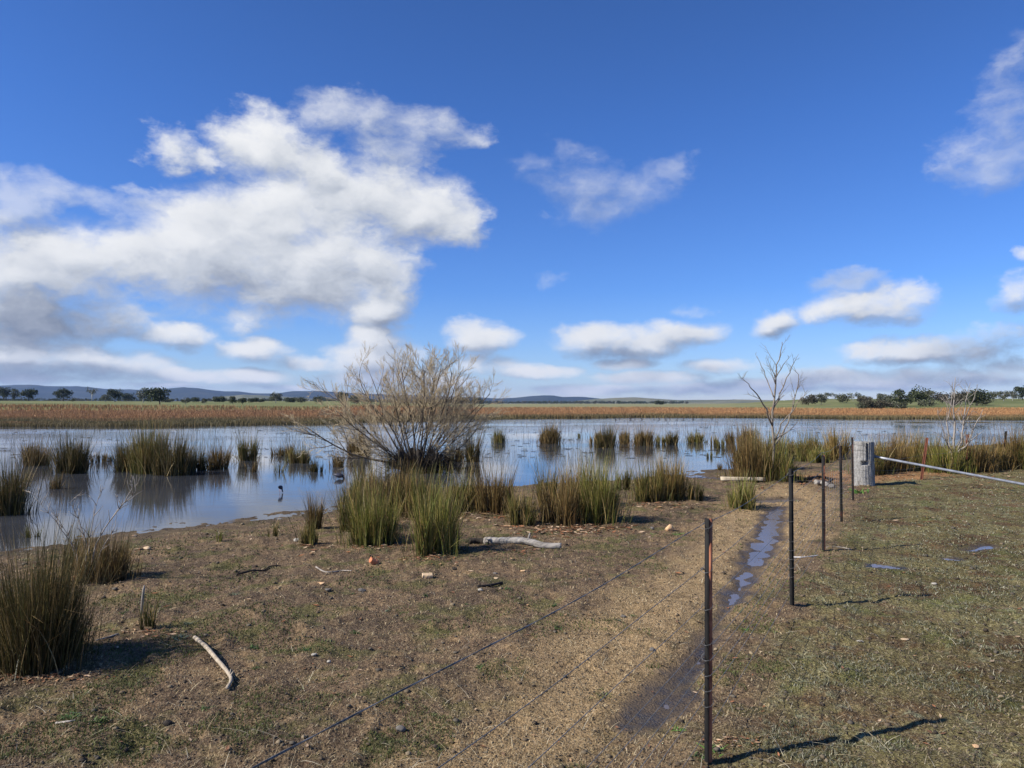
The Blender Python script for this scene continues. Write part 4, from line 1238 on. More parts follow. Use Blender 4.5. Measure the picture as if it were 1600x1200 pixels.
def clods():
    iv, ifc = ico(0)
    X, Y, z, inf = scatter(15000, 740, 1270)
    k = (inf['s'] > .1) & (inf['wet'] < .5)
    X, Y, z = X[k], Y[k], z[k]; n = len(X)
    d = np.hypot(X, Y)
    s = RNG.uniform(.0016, .0045, n) * (1 + .22 * d) * (1 + 1.2 * (RNG.random(n) < .04))
    V = iv[None] * s[:, None, None] * RNG.uniform(.55, 1.3, (n, 12, 1)) * np.array([1, 1, .6]) + np.stack([X, Y, z + s * .2], -1)[:, None, :]
    c = pick([(.06, .045, .032), (.12, .09, .06), (.20, .155, .10), (.10, .085, .065)], n, .3)
    Fc = (ifc[None] + (np.arange(n) * 12)[:, None, None]).reshape(-1, 3)
    tag(mesh_np('soil_crumbs', V.reshape(-1, 3), Fc, M_clod, cols=np.repeat(c, 12, 0)), 'crumbs of soil and grit all over the bare ground', 'soil', kind='stuff')

def litter():
    """curled fallen leaves gathered at the feet of the rush clumps"""
    spots = [(310, 0)]
    Ps = []
    for (x, y, w, n) in [(880, 828, 60, 160), (935, 824, 70, 150), (815, 826, 40, 50), (1035, 790, 80, 130), (760, 806, 90, 110), (676, 874, 60, 70), (600, 812, 80, 60),
                         (60, 1058, 90, 160), (110, 905, 60, 60), (225, 990, 50, 50), (480, 855, 45, 30), (580, 856, 60, 40), (1540, 742, 60, 70), (1400, 742, 60, 60), (1440, 812, 90, 40), (1350, 762, 40, 40),
                         (1150, 1158, 45, 40), (1220, 758, 80, 60), (810, 860, 70, 40), (1500, 730, 120, 60), (1545, 765, 60, 50), (30, 1000, 60, 80)]:
        for k in range(n):
            Ps.append(G(x + random.gauss(0, w * .5), y + abs(random.gauss(0, 1)) * 7 - 3))
    for k in range(260):
        Ps.append(G(random.uniform(0, 1600), random.uniform(800, 1200)))
    P = np.array(Ps)
    z, inf = terrain(P[:, 0], P[:, 1], True)
    k = inf['s'] > .2; P = P[k]; z = z[k]; n = len(P)
    a = RNG.random(n) * 6.28; L = RNG.uniform(.012, .032, n) * np.clip(P[:, 1] / 6, .7, 1.8); w = L * .38
    V = np.empty((n, 6, 3))
    ux, uy = np.cos(a), np.sin(a); tl = RNG.normal(0, .35, n); cu = RNG.uniform(.1, .5, n)
    for i_, (p, q, h) in enumerate([(-1, 0, .6), (0, -1, .2), (0, 1, .5), (1, 0, .7), (0, 0, 0), (.5, .5, .2)]):
        V[:, i_, 0] = P[:, 0] + ux * p * L - uy * q * w; V[:, i_, 1] = P[:, 1] + uy * p * L + ux * q * w
        V[:, i_, 2] = z + .006 + h * cu * L + tl * p * L * .3 + .3 * L * abs(q) * cu
    b = np.arange(n)[:, None] * 6
    Fc = np.concatenate([b + np.array([0, 1, 4]), b + np.array([0, 4, 2]), b + np.array([4, 1, 3]), b + np.array([4, 3, 2])])
    c = pick([(.34, .15, .075), (.45, .28, .16), (.24, .12, .07), (.55, .40, .27), (.16, .10, .06)], n, .3)
    tag(mesh_np('fallen_leaves', V.reshape(-1, 3), Fc, M_leaf, cols=np.repeat(c, 6, 0)), 'curled reddish brown leaves fallen around the rush clumps', 'leaf litter', kind='stuff')
ground_cover(); clods(); litter()

# ------------------------------------------------------------------ wire fence along the track
def picket_mesh(h, lean=(0, 0), rot=0.0, bury=.15, w=.024, th=.0045, rusty_flange=1):
    """rolled steel picket of Y section: three flanges, notches left out of sight, holes as small dark dots"""
    V = []; Q = []; mi = []
    levels = [-bury, 0, h * .33, h * .66, h]
    for f, (a, ww) in enumerate(((rot + pi / 2, w), (rot + pi / 2 + 2.15, w * .95), (rot + pi / 2 - 2.15, w * .95))):
        ux, uy = cos(a), sin(a); vx, vy = -uy, ux
        o0 = len(V)
        for z in levels:
            lx, ly = lean[0] * z / h, lean[1] * z / h
            for (p, q) in ((0, -th / 2), (ww, -th * .35), (ww, th * .35), (0, th / 2)):
                V.append((lx + ux * p + vx * q, ly + uy * p + vy * q, z))
        for k in range(len(levels) - 1):
            for s_ in range(4):
                s2 = (s_ + 1) % 4
                Q.append((o0 + k * 4 + s_, o0 + k * 4 + s2, o0 + k * 4 + 4 + s2, o0 + k * 4 + 4 + s_)); mi.append(0)
        t0 = o0 + (len(levels) - 1) * 4
        Q.append((t0, t0 + 1, t0 + 2, t0 + 3)); mi.append(0)
    picket_mesh.flange = np.repeat(np.arange(3), len(Q) // 3)
    return np.array(V), np.array(Q)

def steel_mat(name, rusty, dark=(.008, .0075, .007)):
    m, t, out = new_mat(name)
    tc = t.node('ShaderNodeTexCoord').outputs['Object']
    n = t.noise(t.mapping(tc, (1, 1, .4)), 28, 7, .7).outputs[0]
    f = t.ss(t.noise(t.mapping(tc, (1, 1, .3)), 7, 5, .65).outputs[0], .62 - rusty * .5, .72 - rusty * .4)
    rust = t.ramp(n, [(0.3, (.04, .015, .010)), (0.55, (.13, .045, .025)), (0.75, (.21, .085, .045))])
    blk = t.ramp(n, [(0.3, dark), (0.7, tuple(q * 2.6 for q in dark))])
    principled(t, out, t.mix(f, blk, rust), t.lin(n, .3, .7, .6, .9), .2, bump(t, n, .5, .002))
    return m
M_picket = steel_mat('bitumen_and_rust', .10)
M_rustp = steel_mat('rusty_steel', 1.0)
M_darkp = steel_mat('dark_steel', .15)
M_rustb = bark_material('shade_lifted_rust', (.20, .07, .035), (.55, .22, .12), 30, (1, 1, .4), .4, .002)  # real rust, its colour brightened to offset the shade on that flange
def wire_mat():
    m, t, out = new_mat('galvanised_wire')
    n = t.noise(t.node('ShaderNodeTexCoord').outputs['Object'], 60, 3).outputs[0]
    principled(t, out, t.ramp(n, [(.3, (.07, .068, .065)), (.7, (.24, .235, .225))]), .5, .5, None, Metallic=.35)
    return m
M_wire = wire_mat()

FP = [(.90, 3.42, 1.115), (2.24, 5.93, 1.09), (3.475, 8.25, 1.07), (4.575, 10.26, 1.05), (5.805, 12.57, 1.07)]
prev = (-.50, .95, 1.10)
fence = thing('wire_fence', 'wire fence of dark steel pickets along the sandy track', 'fence', .90, 3.42)
zs_ = [1.085, .885, .715, .555, .485, .415, .345, .275, .12]
posts = [prev] + FP
for k, (X, Y, h) in enumerate(posts):
    g0 = T(X, Y)
    V, Q = picket_mesh(h, (random.uniform(-.012, .012) + (.018 if k == 1 else 0), random.uniform(-.01, .01)), rot=pi - .28, w=.021)
    V = V + np.array([X, Y, g0])
    po = mesh_np('post', local(V, fence), Q, [M_picket, M_rustb], fence, midx=(picket_mesh.flange == 1).astype(int) if k in (0, 1, 3, 5) else None)
    if k == 1: po['label'] = 'nearest picket with rusty red flange'
    for z in zs_[:-1]:
        tie = Tubes()
        c = Vector((X, Y, z)); pts = []
        for q in range(9):
            a = q / 8 * 2 * pi + 1
            pts.append(c + Vector((cos(a) * .027, sin(a) * .027, .014 * sin(a + .7))))
        tie.add(pts, [.0014] * 9, 4, False)
        mesh_np('wire_tie', np.array([tuple(v) for v in tie.V]) - np.array(fence.location), [np.array(tie.Q)], M_wire, po, smooth=True)
gp = XZ(1349, 690, 14.9)
GP = (gp[0], 14.9 + .0)
ends = posts + [(GP[0] - .05, GP[1], 1.0)]
for wi, z in enumerate(zs_):
    tb = Tubes()
    for side_ in ((0, 1) if wi == 0 else (0,)):
        pts = []
        for k in range(len(ends) - 1):
            (x0, y0, _), (x1, y1, _) = ends[k], ends[k + 1]
            m = 60 if wi == 0 else 14
            zz0 = z if k < len(ends) - 2 else z; zz1 = z * (1 if k < len(ends) - 2 else .82)
            for q in range(m):
                u = q / m
                sag = -.018 * 4 * u * (1 - u) * (1 + .5 * sin(wi * 3 + k)) 
                p = Vector((x0 + (x1 - x0) * u - .012, y0 + (y1 - y0) * u + .02, zz0 + (zz1 - zz0) * u + sag + .004 * sin(wi + k * 2.3 + u * 9)))
                if wi == 0:
                    a = (k * m + q) * .9 + side_ * pi
                    p += Vector((cos(a) * .0011, 0, sin(a) * .0011))
                pts.append(p)
        pts.append(Vector((ends[-1][0], ends[-1][1] - .1, z * .82)))
        tb.add(pts, [.0014 if wi else .0011] * len(pts), 5)
    w_ = tb.build('wire', M_wire, fence)
# vertical stays of the netting between the farther pickets
st = Tubes()
for k in range(3, len(ends) - 1):
    (x0, y0, _), (x1, y1, _) = ends[k], ends[k + 1]
    for q in range(1, 9):
        u = q / 9
        x = x0 + (x1 - x0) * u; y = y0 + (y1 - y0) * u + .02; zt_ = .86 * (1 if k < len(ends) - 2 else 1 - .18 * u)
        st.add([Vector((x, y, .10)), Vector((x + .004, y, .45)), Vector((x, y, zt_))], [.0013] * 3, 4)
st.build('wire_stays', M_wire, fence)

# paddock fence: three leaning pickets
pf = None
PB = [((1440, 750), (1451, 684), M_rustp), ((1508, 738), (1514, 679), M_rustp), ((1568, 731), (1574, 674), M_darkp)]
pf = thing('wire_fence', 'old paddock fence of leaning rusty pickets behind the sloping steel pipe', 'fence', *G(1508, 738))
tops = []
for (bx, by), (tx, ty), mt in PB:
    X, Y = G(bx, by); g0 = T(X, Y)
    tX, tZ = XZ(tx, ty, Y)
    V, Q = picket_mesh(tZ - g0, (tX - X, .05), rot=pi + .3, w=.034, th=.008)
    V = V + np.array([X, Y, g0])
    q_ = mesh_np('post', local(V, pf), Q, mt, pf)
    tops.append((Vector((X, Y, g0)), Vector((tX, Y + .05, tZ))))
q_['label'] = 'dark upright picket'
for u in (.92, .6, .3):
    tb = Tubes()
    pts = [Vector((GP[0] + .15, GP[1] + .1, .1 + .6 * u))]
    for a, b in tops: pts.append(a.lerp(b, u))
    last = pts[-1] + (pts[-1] - pts[-2]) * 2; pts.append(last)
    fine = []
    for a, b in zip(pts[:-1], pts[1:]):
        for q in range(5): fine.append(a.lerp(b, q / 5) + Vector((0, 0, -.03 * q * (5 - q) / 6)))
    fine.append(last)
    tb.add(fine, [.002] * len(fine), 4)
    tb.build('wire', M_wire, pf)

# ------------------------------------------------------------------ weathered gate post
def post_mat():
    m, t, out = new_mat('weathered_timber')
    tc = t.node('ShaderNodeTexCoord').outputs['Object']
    g1 = t.noise(t.mapping(tc, (1, 1, .28)), 24, 8, .75, .8).outputs[0]
    g2 = t.noise(t.mapping(tc, (.5, .5, 3.0)), 9, 6, .7, .6).outputs[0]
    c = t.ramp(g1, [(0.30, (.05, .045, .04)), (0.42, (.22, .21, .19)), (0.6, (.38, .365, .335)), (0.8, (.50, .48, .44))])
    c = t.mix(t.ss(g2, .54, .66, 0, .55), c, (.13, .12, .11))
    h = t.m('ADD', g1, t.m('MULTIPLY', g2, -.6))
    principled(t, out, c, .9, .15, bump(t, h, 1.0, .02))
    return m
M_post = post_mat()
def gate_post():
    g0 = T(*GP)
    H = gp[1] - g0; R = .200
    o = thing('gate_post', 'thick weathered grey log gate post with a dark slot near its top', 'post', GP[0], GP[1], g0)
    na, nz = 160, 90
    V = []; 
    for j in range(nz):
        u = j / (nz - 1); z = -.2 + (H + .2) * u
        for i_ in range(na):
            a = 2 * pi * i_ / na
            g = fbm(np.array([a * 5.0]), np.array([z * 1.2]), 4, 3)[0]
            r = R * (1 + .05 * sin(2 * a + .5) + .05 * (1 - u) ** 2) * (1 - .015 * u)
            cr = vnoise(np.array([a * 11.0 + .4 * sin(z * 6)]), np.array([z * 1.1]), 9)[0]
            r -= .009 * max(0, .38 - cr) / .38 + (g - .5) * .014
            # crack slot facing the viewer, from the top to the wire hole
            da = (a + 1.62 + pi) % (2 * pi) - pi
            if z > H - .40 and abs(da) < .12: r -= .13
            if abs(z - (H - .42)) < .04 and -.62 < da < .16: r -= .10
            V.append((r * cos(a), r * sin(a), z + (.012 * (fbm(np.array([cos(a) * 2]), np.array([sin(a) * 2]), 3, 2)[0] - .5) if j == nz - 1 else 0)))
    Q = [(j * na + i_, j * na + (i_ + 1) % na, (j + 1) * na + (i_ + 1) % na, (j + 1) * na + i_) for j in range(nz - 1) for i_ in range(na)]
    # rough sawn top in rings
    Tt = []; b0 = (nz - 1) * na
    prev_ = [b0 + k for k in range(na)]
    for rr in (.85, .6, .3):
        cur = []
        for i_ in range(na):
            x, y, z = V[b0 + i_]
            cur.append(len(V)); V.append((x * rr, y * rr, z - .012 * (1 - rr) + .008 * sin(x * 60) * sin(y * 47)))
        Q += [(prev_[k], prev_[(k + 1) % na], cur[(k + 1) % na], cur[k]) for k in range(na)]
        prev_ = cur
    V.append((0, 0, H - .02)); c = len(V) - 1
    Tt = [(prev_[k], prev_[(k + 1) % na], c) for k in range(na)]
    mesh_np('timber', V, [np.array(Q), np.array(Tt)], M_post, o, smooth=False)
    wr = Tubes()
    for zz in (H * .92, H * .80, H * .72, H * .55, H * .36, H * .2):
        pts = [Vector((cos(a) * (R + .012), sin(a) * (R + .012), zz + .012 * sin(a * 2 + zz * 9))) for a in np.linspace(0, 2 * pi, 30)]
        wr.add(pts, [.0022] * 30, 4, False)
    mesh_np('wrapped_wire', [tuple(v) for v in wr.V], [np.array(wr.Q)], M_wire, o, smooth=True)
    return o
gate_post()
# galvanised pipe stay from the post down to the turf
def rail_mat():
    m, t, out = new_mat('galvanised_pipe')
    n = t.noise(t.node('ShaderNodeTexCoord').outputs['Object'], 14, 5, .6).outputs[0]
    principled(t, out, t.ramp(n, [(.3, (.24, .25, .27)), (.7, (.44, .45, .47))]), .5, .5, None, Metallic=.5)
    return m
a0 = Vector((GP[0] + .17, GP[1] - .02, XZ(1366, 713, 14.85)[1]))
X1, Z1 = XZ(1600, 757, 13.7)
a1 = Vector((X1, 13.7, Z1)); d_ = (a1 - a0)
a2 = a0 + d_ * ((a0.z + .03) / (a0.z - a1.z))
rail = thing('stay_pipe', 'straight galvanised pipe stay sloping from the log gate post down to the turf', 'pipe', a0.x, a0.y, a0.z)
tb = Tubes(); tb.add([a0.lerp(a2, k / 12) for k in range(13)], [.0255] * 13, 14)
tb.build('pipe', rail_mat(), rail)
tb = Tubes(); tb.add([a0 + Vector((-.16, .02, .02)), a0 + Vector((-.03, 0, .01)), a0 + Vector((.06, 0, -.01))], [.012, .016, .031], 8)
tb.build('pin', M_darkp, rail)

# ------------------------------------------------------------------ driftwood, sticks and planks
M_log = bark_material('weathered_log', (.11, .095, .08), (.46, .42, .36), 16, (.12, 1, 1), 1.0, .02)
def along(px, lift=0.0):
    out_ = []
    for p in px:
        X, Y = G(p[0], p[1]); out_.append(Vector((X, Y, T(X, Y) + lift + (p[2] if len(p) > 2 else 0))))
    return out_
def smooth_path(P, n=6):
    out_ = []
    for k in range(len(P) - 1):
        p0 = P[max(k - 1, 0)]; p1 = P[k]; p2 = P[k + 1]; p3 = P[min(k + 2, len(P) - 1)]
        for q in range(n):
            t = q / n
            out_.append(.5 * ((2 * p1) + (p2 - p0) * t + (2 * p0 - 5 * p1 + 4 * p2 - p3) * t * t + (3 * p1 - p0 - 3 * p2 + p3) * t ** 3))
    out_.append(P[-1]); return out_
def wood_piece(name, label, cat, px, r0, r1, mat, sides=9, wob=.12, lift=None, knots=0, group=None):
    lift = r0 * .75 if lift is None else lift
    P = smooth_path(along(px, lift))
    o = thing(name, label, cat, P[0].x, P[0].y, P[0].z, group)
    n = len(P)
    rad = [(r0 + (r1 - r0) * k / (n - 1)) * random.uniform(1 - wob, 1 + wob) for k in range(n)]
    tb = Tubes(); tb.add(P, rad, sides)
    if n > 2:
        tb.V = [v + Vector((random.gauss(0, r0 * .05), random.gauss(0, r0 * .05), random.gauss(0, r0 * .05))) for v in tb.V]
    tb.build('stem' if name in ('stick', 'twig') else 'timber', mat, o, smooth=True)
    if knots:
        for q in range(knots):
            kt = Tubes()
            i_ = random.randrange(2, n - 2)
            d = Vector((random.gauss(0, .6), random.gauss(0, .6), random.uniform(.2, 1))).normalized()
            kt.add([P[i_], P[i_] + d * r0 * 1.6, P[i_] + d * r0 * random.uniform(2, 3)], [r0 * .45, r0 * .3, r0 * .15], 6)
            kt.build('branch_stub', mat, o)
    return o
wood_piece('log', 'bleached grey log lying in the shadow of the yellow green clump', 'log', [(757, 850), (790, 852), (820, 854), (850, 857), (877, 858)], .045, .036, M_log, 16, .07, None, 2)
wood_piece('log', 'dark end of timber beside the bleached log in the clump shadow', 'log', [(733, 850), (750, 849), (766, 851)], .032, .042, M_darkwood, 10, .12)  # separate piece, darker than the rest of the log
wood_piece('stick', 'bent pale branch lying alone on the open soil', 'stick', [(304, 1003), (322, 1022), (340, 1042), (356, 1058), (361, 1068), (355, 1083)], .014, .010, bark_material('pale_stick', (.24, .19, .13), (.50, .42, .31), 30), 8, .12, .02, 2)
wood_piece('stick', 'crooked black stick on the soil below the tiny sparse tuft', 'stick', [(370, 899), (395, 893), (412, 890), (422, 886), (438, 883)], .010, .006, M_darkwood, 7, .25, .012, 1)
wood_piece('stick', 'thin grey forked stick beside the orange brick piece', 'stick', [(494, 888), (508, 893), (524, 892), (536, 890), (549, 895)], .008, .005, M_grey, 7, .2, .008, 1)
wood_piece('stick', 'short straight charred stick above a small white scrap', 'stick', [(746, 922), (765, 918), (785, 912)], .013, .011, M_darkwood, 6, .1, .012)
wood_piece('stick', 'white twig on the soil at the foot of the second picket', 'stick', [(1240, 872), (1254, 873), (1266, 870), (1278, 868)], .008, .004, bark_material('white_twig', (.5, .46, .40), (.8, .76, .7), 30), 6, .2, .008)
wood_piece('stick', 'dark stick lying flat near the puddle and stacked black wood', 'stick', [(1244, 757), (1262, 753), (1284, 757), (1300, 752)], .018, .026, M_darkwood, 8, .25, .02, 2)
wood_piece('log', 'blackened log half hidden behind the second picket', 'log', [(1238, 748), (1258, 751), (1280, 747), (1298, 749)], .04, .022, M_darkwood, 10, .22, .03, 3)
wood_piece('log', 'pale broken log end beside the blackened wood', 'log', [(1274, 757), (1284, 757), (1293, 760)], .055, .04, M_log, 10, .12, .04)
wood_piece('log', 'short dark log end leaning at the third picket', 'log', [(1290, 757), (1300, 760)], .05, .04, M_darkwood, 10, .12, .04)
wood_piece('stick', 'grey twig under the thin tuft around the stake', 'stick', [(150, 1005), (168, 1000), (185, 994)], .006, .004, M_grey, 6, .2, .006)
wood_piece('stick', 'pale twig between the ground weeds nearest the viewer', 'stick', [(88, 1133), (105, 1138), (118, 1136)], .007, .004, M_grey, 6, .2, .006)
wood_piece('stick', 'thin dark stick lying on the mud near the broad leafless clump', 'stick', [(1010, 747), (1040, 744), (1075, 748)], .012, .008, M_darkwood, 6, .2, .01)
wood_piece('stick', 'dry reed stalk lying on paddock turf by the third picket', 'stick', [(1292, 857), (1310, 855), (1330, 858)], .006, .004, M_grey, 6, .2, .006)
# broken stake in the small tuft
X, Y = G(221, 962); g0 = T(X, Y)
o = thing('stake', 'short broken grey stake standing in a small tuft', 'stake', X, Y, g0)
tb = Tubes(); tb.add([Vector((X, Y, g0 - .05)), Vector((X + .004, Y, g0 + .09)), Vector((X + .014, Y, g0 + .2)), Vector((X + .02, Y, g0 + .232))], [.013, .011, .010, .004], 8)
tb.build('timber', M_grey, o)
# fallen plank by the spit
def box_piece(name, label, cat, c, L, Wd, H, yaw, mat, tilt=0.0, roll=0.0, part='board', jag=.0, bev=.004):
    o = thing(name, label, cat, c[0], c[1], c[2])
    nx_, ny_, nz_ = 10, 4, 3
    bm_pts = {}; V = []; Q = []
    def vid(i, j, k):
        if (i, j, k) not in bm_pts:
            p = Vector(((i / nx_ - .5) * L, (j / ny_ - .5) * Wd, (k / nz_ - .5) * H))
            p += Vector((random.gauss(0, jag), random.gauss(0, jag), random.gauss(0, jag * .6)))
            if i in (0, nx_): p.x *= 1 - bev / L * (1 if (j in (0, ny_) or k in (0, nz_)) else 0)
            if (j in (0, ny_)) and (k in (0, nz_)): p.y *= 1 - bev / Wd; p.z *= 1 - bev / H
            p = Matrix.Rotation(yaw, 4, 'Z') @ Matrix.Rotation(tilt, 4, 'Y') @ Matrix.Rotation(roll, 4, 'X') @ p
            bm_pts[(i, j, k)] = len(V); V.append(tuple(p))
        return bm_pts[(i, j, k)]
    for i in range(nx_):
        for j in range(ny_):
            Q.append((vid(i, j, 0), vid(i, j + 1, 0), vid(i + 1, j + 1, 0), vid(i + 1, j, 0))); Q.append((vid(i, j, nz_), vid(i + 1, j, nz_), vid(i + 1, j + 1, nz_), vid(i, j + 1, nz_)))
        for k in range(nz_):
            Q.append((vid(i, 0, k), vid(i + 1, 0, k), vid(i + 1, 0, k + 1), vid(i, 0, k + 1))); Q.append((vid(i, ny_, k), vid(i, ny_, k + 1), vid(i + 1, ny_, k + 1), vid(i + 1, ny_, k)))
    for j in range(ny_):
        for k in range(nz_):
            Q.append((vid(0, j, k), vid(0, j, k + 1), vid(0, j + 1, k + 1), vid(0, j + 1, k))); Q.append((vid(nx_, j, k), vid(nx_, j + 1, k), vid(nx_, j + 1, k + 1), vid(nx_, j, k + 1)))
    mesh_np(part, V, np.array(Q), mat, o)
    return o
M_plank = bark_material('sun_bleached_board', (.34, .27, .18), (.62, .53, .38), 14, (.1, 1, 1), .4, .004)
a, b = along([(1126, 752), (1196, 753)], .05)
c = (a + b) / 2
box_piece('plank', 'pale straight plank lying behind the bright green tuft by the mud spit', 'plank', c, (b - a).length, .10, .075, atan2(b.y - a.y, b.x - a.x), M_plank, jag=.002)
M_brick = stone_mat('orange_brick', (.42, .14, .06), (.62, .26, .13), 40)
M_tan = stone_mat('tan_brick', (.40, .27, .15), (.62, .47, .30), 40)
M_grey_stone = stone_mat('grey_stone', (.075, .065, .055), (.20, .18, .155), 30)
M_white_stone = stone_mat('white_stone', (.24, .22, .18), (.45, .41, .34), 60)
M_ochre = stone_mat('ochre_stone', (.45, .26, .12), (.68, .46, .26), 25)
def on(px, py, lift): X, Y = G(px, py); return (X, Y, T(X, Y) + lift)
box_piece('brick', 'broken orange brick tilted on edge on bare soil', 'brick', on(584, 885, .022), .085, .06, .05, .5, M_brick, .5, .3, 'block', .003)
box_piece('brick', 'tan half brick lying flat on bare soil', 'brick', on(668, 904, .02), .10, .075, .048, .15, M_tan, 0, .05, 'block', .002)
def stone(name, label, px, py, size, mat, flat=.7, seed=0, cat='stone', angular=.25):
    x, y, z = on(px, py, 0)
    iv, ifc = ico(2)
    rs_ = np.random.default_rng(seed + 5)
    V = iv.copy()
    for _ in range(7):                                  # broken flats
        nrm = rs_.normal(0, 1, 3); nrm /= np.linalg.norm(nrm); d = rs_.uniform(.55, .85)
        dd = V @ nrm; V = V - np.maximum(dd - d, 0)[:, None] * nrm
    V = V * (1 + rs_.normal(0, .02, (len(V), 1)))
    V = V * size * np.array([1.0, rs_.uniform(.65, .9), flat])
    o = thing(name, label, cat, x, y, z)
    V[:, 2] += size * flat * .62
    mesh_np('rock', V, ifc, mat, o)
    return o
stone('stone', 'blocky ochre stone on the soil before the fence track', 1046, 830, .055, M_ochre, .95, 1)
stone('stone', 'small grey stone with green weed just beside the ochre stone', 1019, 828, .028, M_grey_stone, .8, 2)
stone('stone', 'dark rounded stone nearest the viewer under the top wire', 626, 1143, .028, M_grey_stone, .65, 3)
stone('stone', 'small dark stone casting a shadow on the track edge', 1019, 1018, .018, M_grey_stone, .9, 4)
stone('stone', 'flat black stone beside a weed between two wires', 974, 967, .024, M_grey_stone, .5, 5)
stone('stone', 'flat orange stone near the thin grey forked stick', 502, 913, .042, M_ochre, .28, 6)
stone('stone', 'grey slab of stone next to the flat orange stone', 513, 926, .034, M_grey_stone, .4, 7)
stone('stone', 'upright slate shard casting a dark shadow', 566, 924, .036, M_grey_stone, .55, 8)
stone('stone', 'small black lump on the soil past the tan half brick', 711, 890, .028, M_darkwood, .6, 9)
stone('stone', 'dark flat stone beyond the charred stick', 774, 898, .026, M_grey_stone, .4, 10)
stone('stone', 'pale flat tan stone beyond the dark flat stone', 817, 895, .034, M_ochre, .22, 11)
stone('stone', 'white stone chip in front of the charred stick', 751, 928, .026, M_white_stone, .5, 12)
stone('stone', 'flat pinkish stone just past the dark flat stone', 775, 905, .030, M_tan, .2, 13)
stone('stone', 'pale grey stone at the foot of the short spiky tuft', 463, 847, .036, M_white_stone, .7, 14)
stone('stone', 'tiny white pebble in the weeds under the top wire', 491, 1028, .020, M_white_stone, .6, 15)
stone('stone', 'second white pebble close to the tiny one in the weeds', 514, 1036, .014, M_white_stone, .8, 16)
stone('stone', 'pale rock by the bank behind the twiggy brown clump', 230, 855, .045, M_tan, .5, 17)
stone('stone', 'grey white stone lying in the paddock turf', 1344, 1003, .026, M_white_stone, .35, 18)
stone('stone', 'flat cream chip on the paddock turf past the grey white stone', 1414, 1002, .030, M_tan, .2, 19)
stone('stone', 'white chip in turf near the small blue puddles', 1460, 911, .028, M_white_stone, .4, 20)
stone('stone', 'bluish rock beside the pale broken log end', 1300, 762, .075, M_grey_stone, .7, 21)
stone('stone', 'grey rock in the dark puddle by the second picket', 1247, 779, .08, M_white_stone, .3, 22)
stone('stone', 'ochre pebble lying in turf at the near paddock corner', 1524, 1175, .018, M_ochre, .5, 23)
stone('stone', 'orange stone by the far paddock fence', 1542, 733, .10, M_ochre, .5, 24)
stone('stone', 'dark clod beside the straw track under the low wires', 262, 1132, .024, M_darkwood, .6, 25)
stone('stone', 'dark clod at the near edge below the ground weeds', 130, 1193, .020, M_darkwood, .7, 26)

# ------------------------------------------------------------------ small ground weeds
def weed(px, py, size, label, col='green', n=26):
    x, y, z = on(px, py, 0)
    o = thing('weed', label, 'weed', x, y, z, 'low weeds on the bare ground')
    P = np.stack([RNG.normal(0, size * .35, n), RNG.normal(0, size * .28, n), np.zeros(n)], -1)
    P[:, 2] = terrain(P[:, 0] + x, P[:, 1] + y) - z - .002
    cols = {'green': [(.075, .14, .04), (.11, .18, .05), (.05, .10, .03)], 'grey': [(.22, .26, .18), (.16, .20, .14), (.12, .16, .08)], 'bright': [(.13, .26, .05), (.17, .30, .07)]}[col]
    c = pick(cols, n)
    V, Fq, C = blades(P, size * RNG.uniform(.25, .55, n), size * RNG.uniform(.10, .2, n), RNG.uniform(.8, 2.4, n), RNG.random(n) * 6.28, c * .7, c, 3, .6, .35)
    mesh_np('leaves', V, Fq, M_leaf, o, cols=C)
for a in [
 (112,1122,.055,'dark leafy weed pair nearest the viewer'), (155,1132,.055,'broad dark weed beside the leafy pair','green'), (295,977,.05,'silver grey star shaped weed near the bent pale stick','grey'),
 (278,1000,.07,'grey spiky weed between the small tuft and the bent stick','grey'), (140,990,.04,'green weed in the shadow of the nearest rushes'), (192,962,.045,'light green weed behind the small tuft'),
 (366,934,.05,'pale green weed above the bent stick','grey'), (395,1012,.05,'dark weed to the side of the bent stick top'), (400,1045,.035,'small weed in line with the bent stick end'),
 (320,1110,.04,'low weed below the bent stick'), (480,1020,.055,'leafy weed by the white pebbles'), (665,933,.035,'weed below the tan half brick'),
 (793,922,.045,'fresh weed at the end of the charred stick','green'), (728,945,.03,'small weed in front of the white chip','green'), (748,1045,.04,'round weed on the soil below the charred stick','green'),
 (864,952,.05,'dark rosette under the top wire','green'), (872,985,.045,'weed between the first two wires','green'), (1060,836,.07,'bright weed in front of the ochre stone','bright'), (1020,834,.04,'bright weed wrapped about the small grey stone','bright'),
 (988,965,.04,'weed growing beside the flat black stone','green'), (965,975,.03,'tiny weed near the flat black stone','grey'), (605,957,.04,'weed in the open soil between brick and weeds','grey'),
 (555,990,.05,'flat weed mat on open soil','green'), (1165,985,.035,'weed growing in the wet track','bright'), (1112,1175,.06,'weed at the foot of the nearest picket','bright'), (1340,770,.20,'bright green weeds round the foot of the log gate post','bright'),
 (548,928,.04,'weed beside the slate shard','green'), (85,865,.07,'weed by the bank below the dead twigs','green'), (1060,1140,.04,'weed at the edge of the black mud','bright'), (1095,1185,.05,'second weed at the foot of the nearest picket','green')]:
    weed(*a)

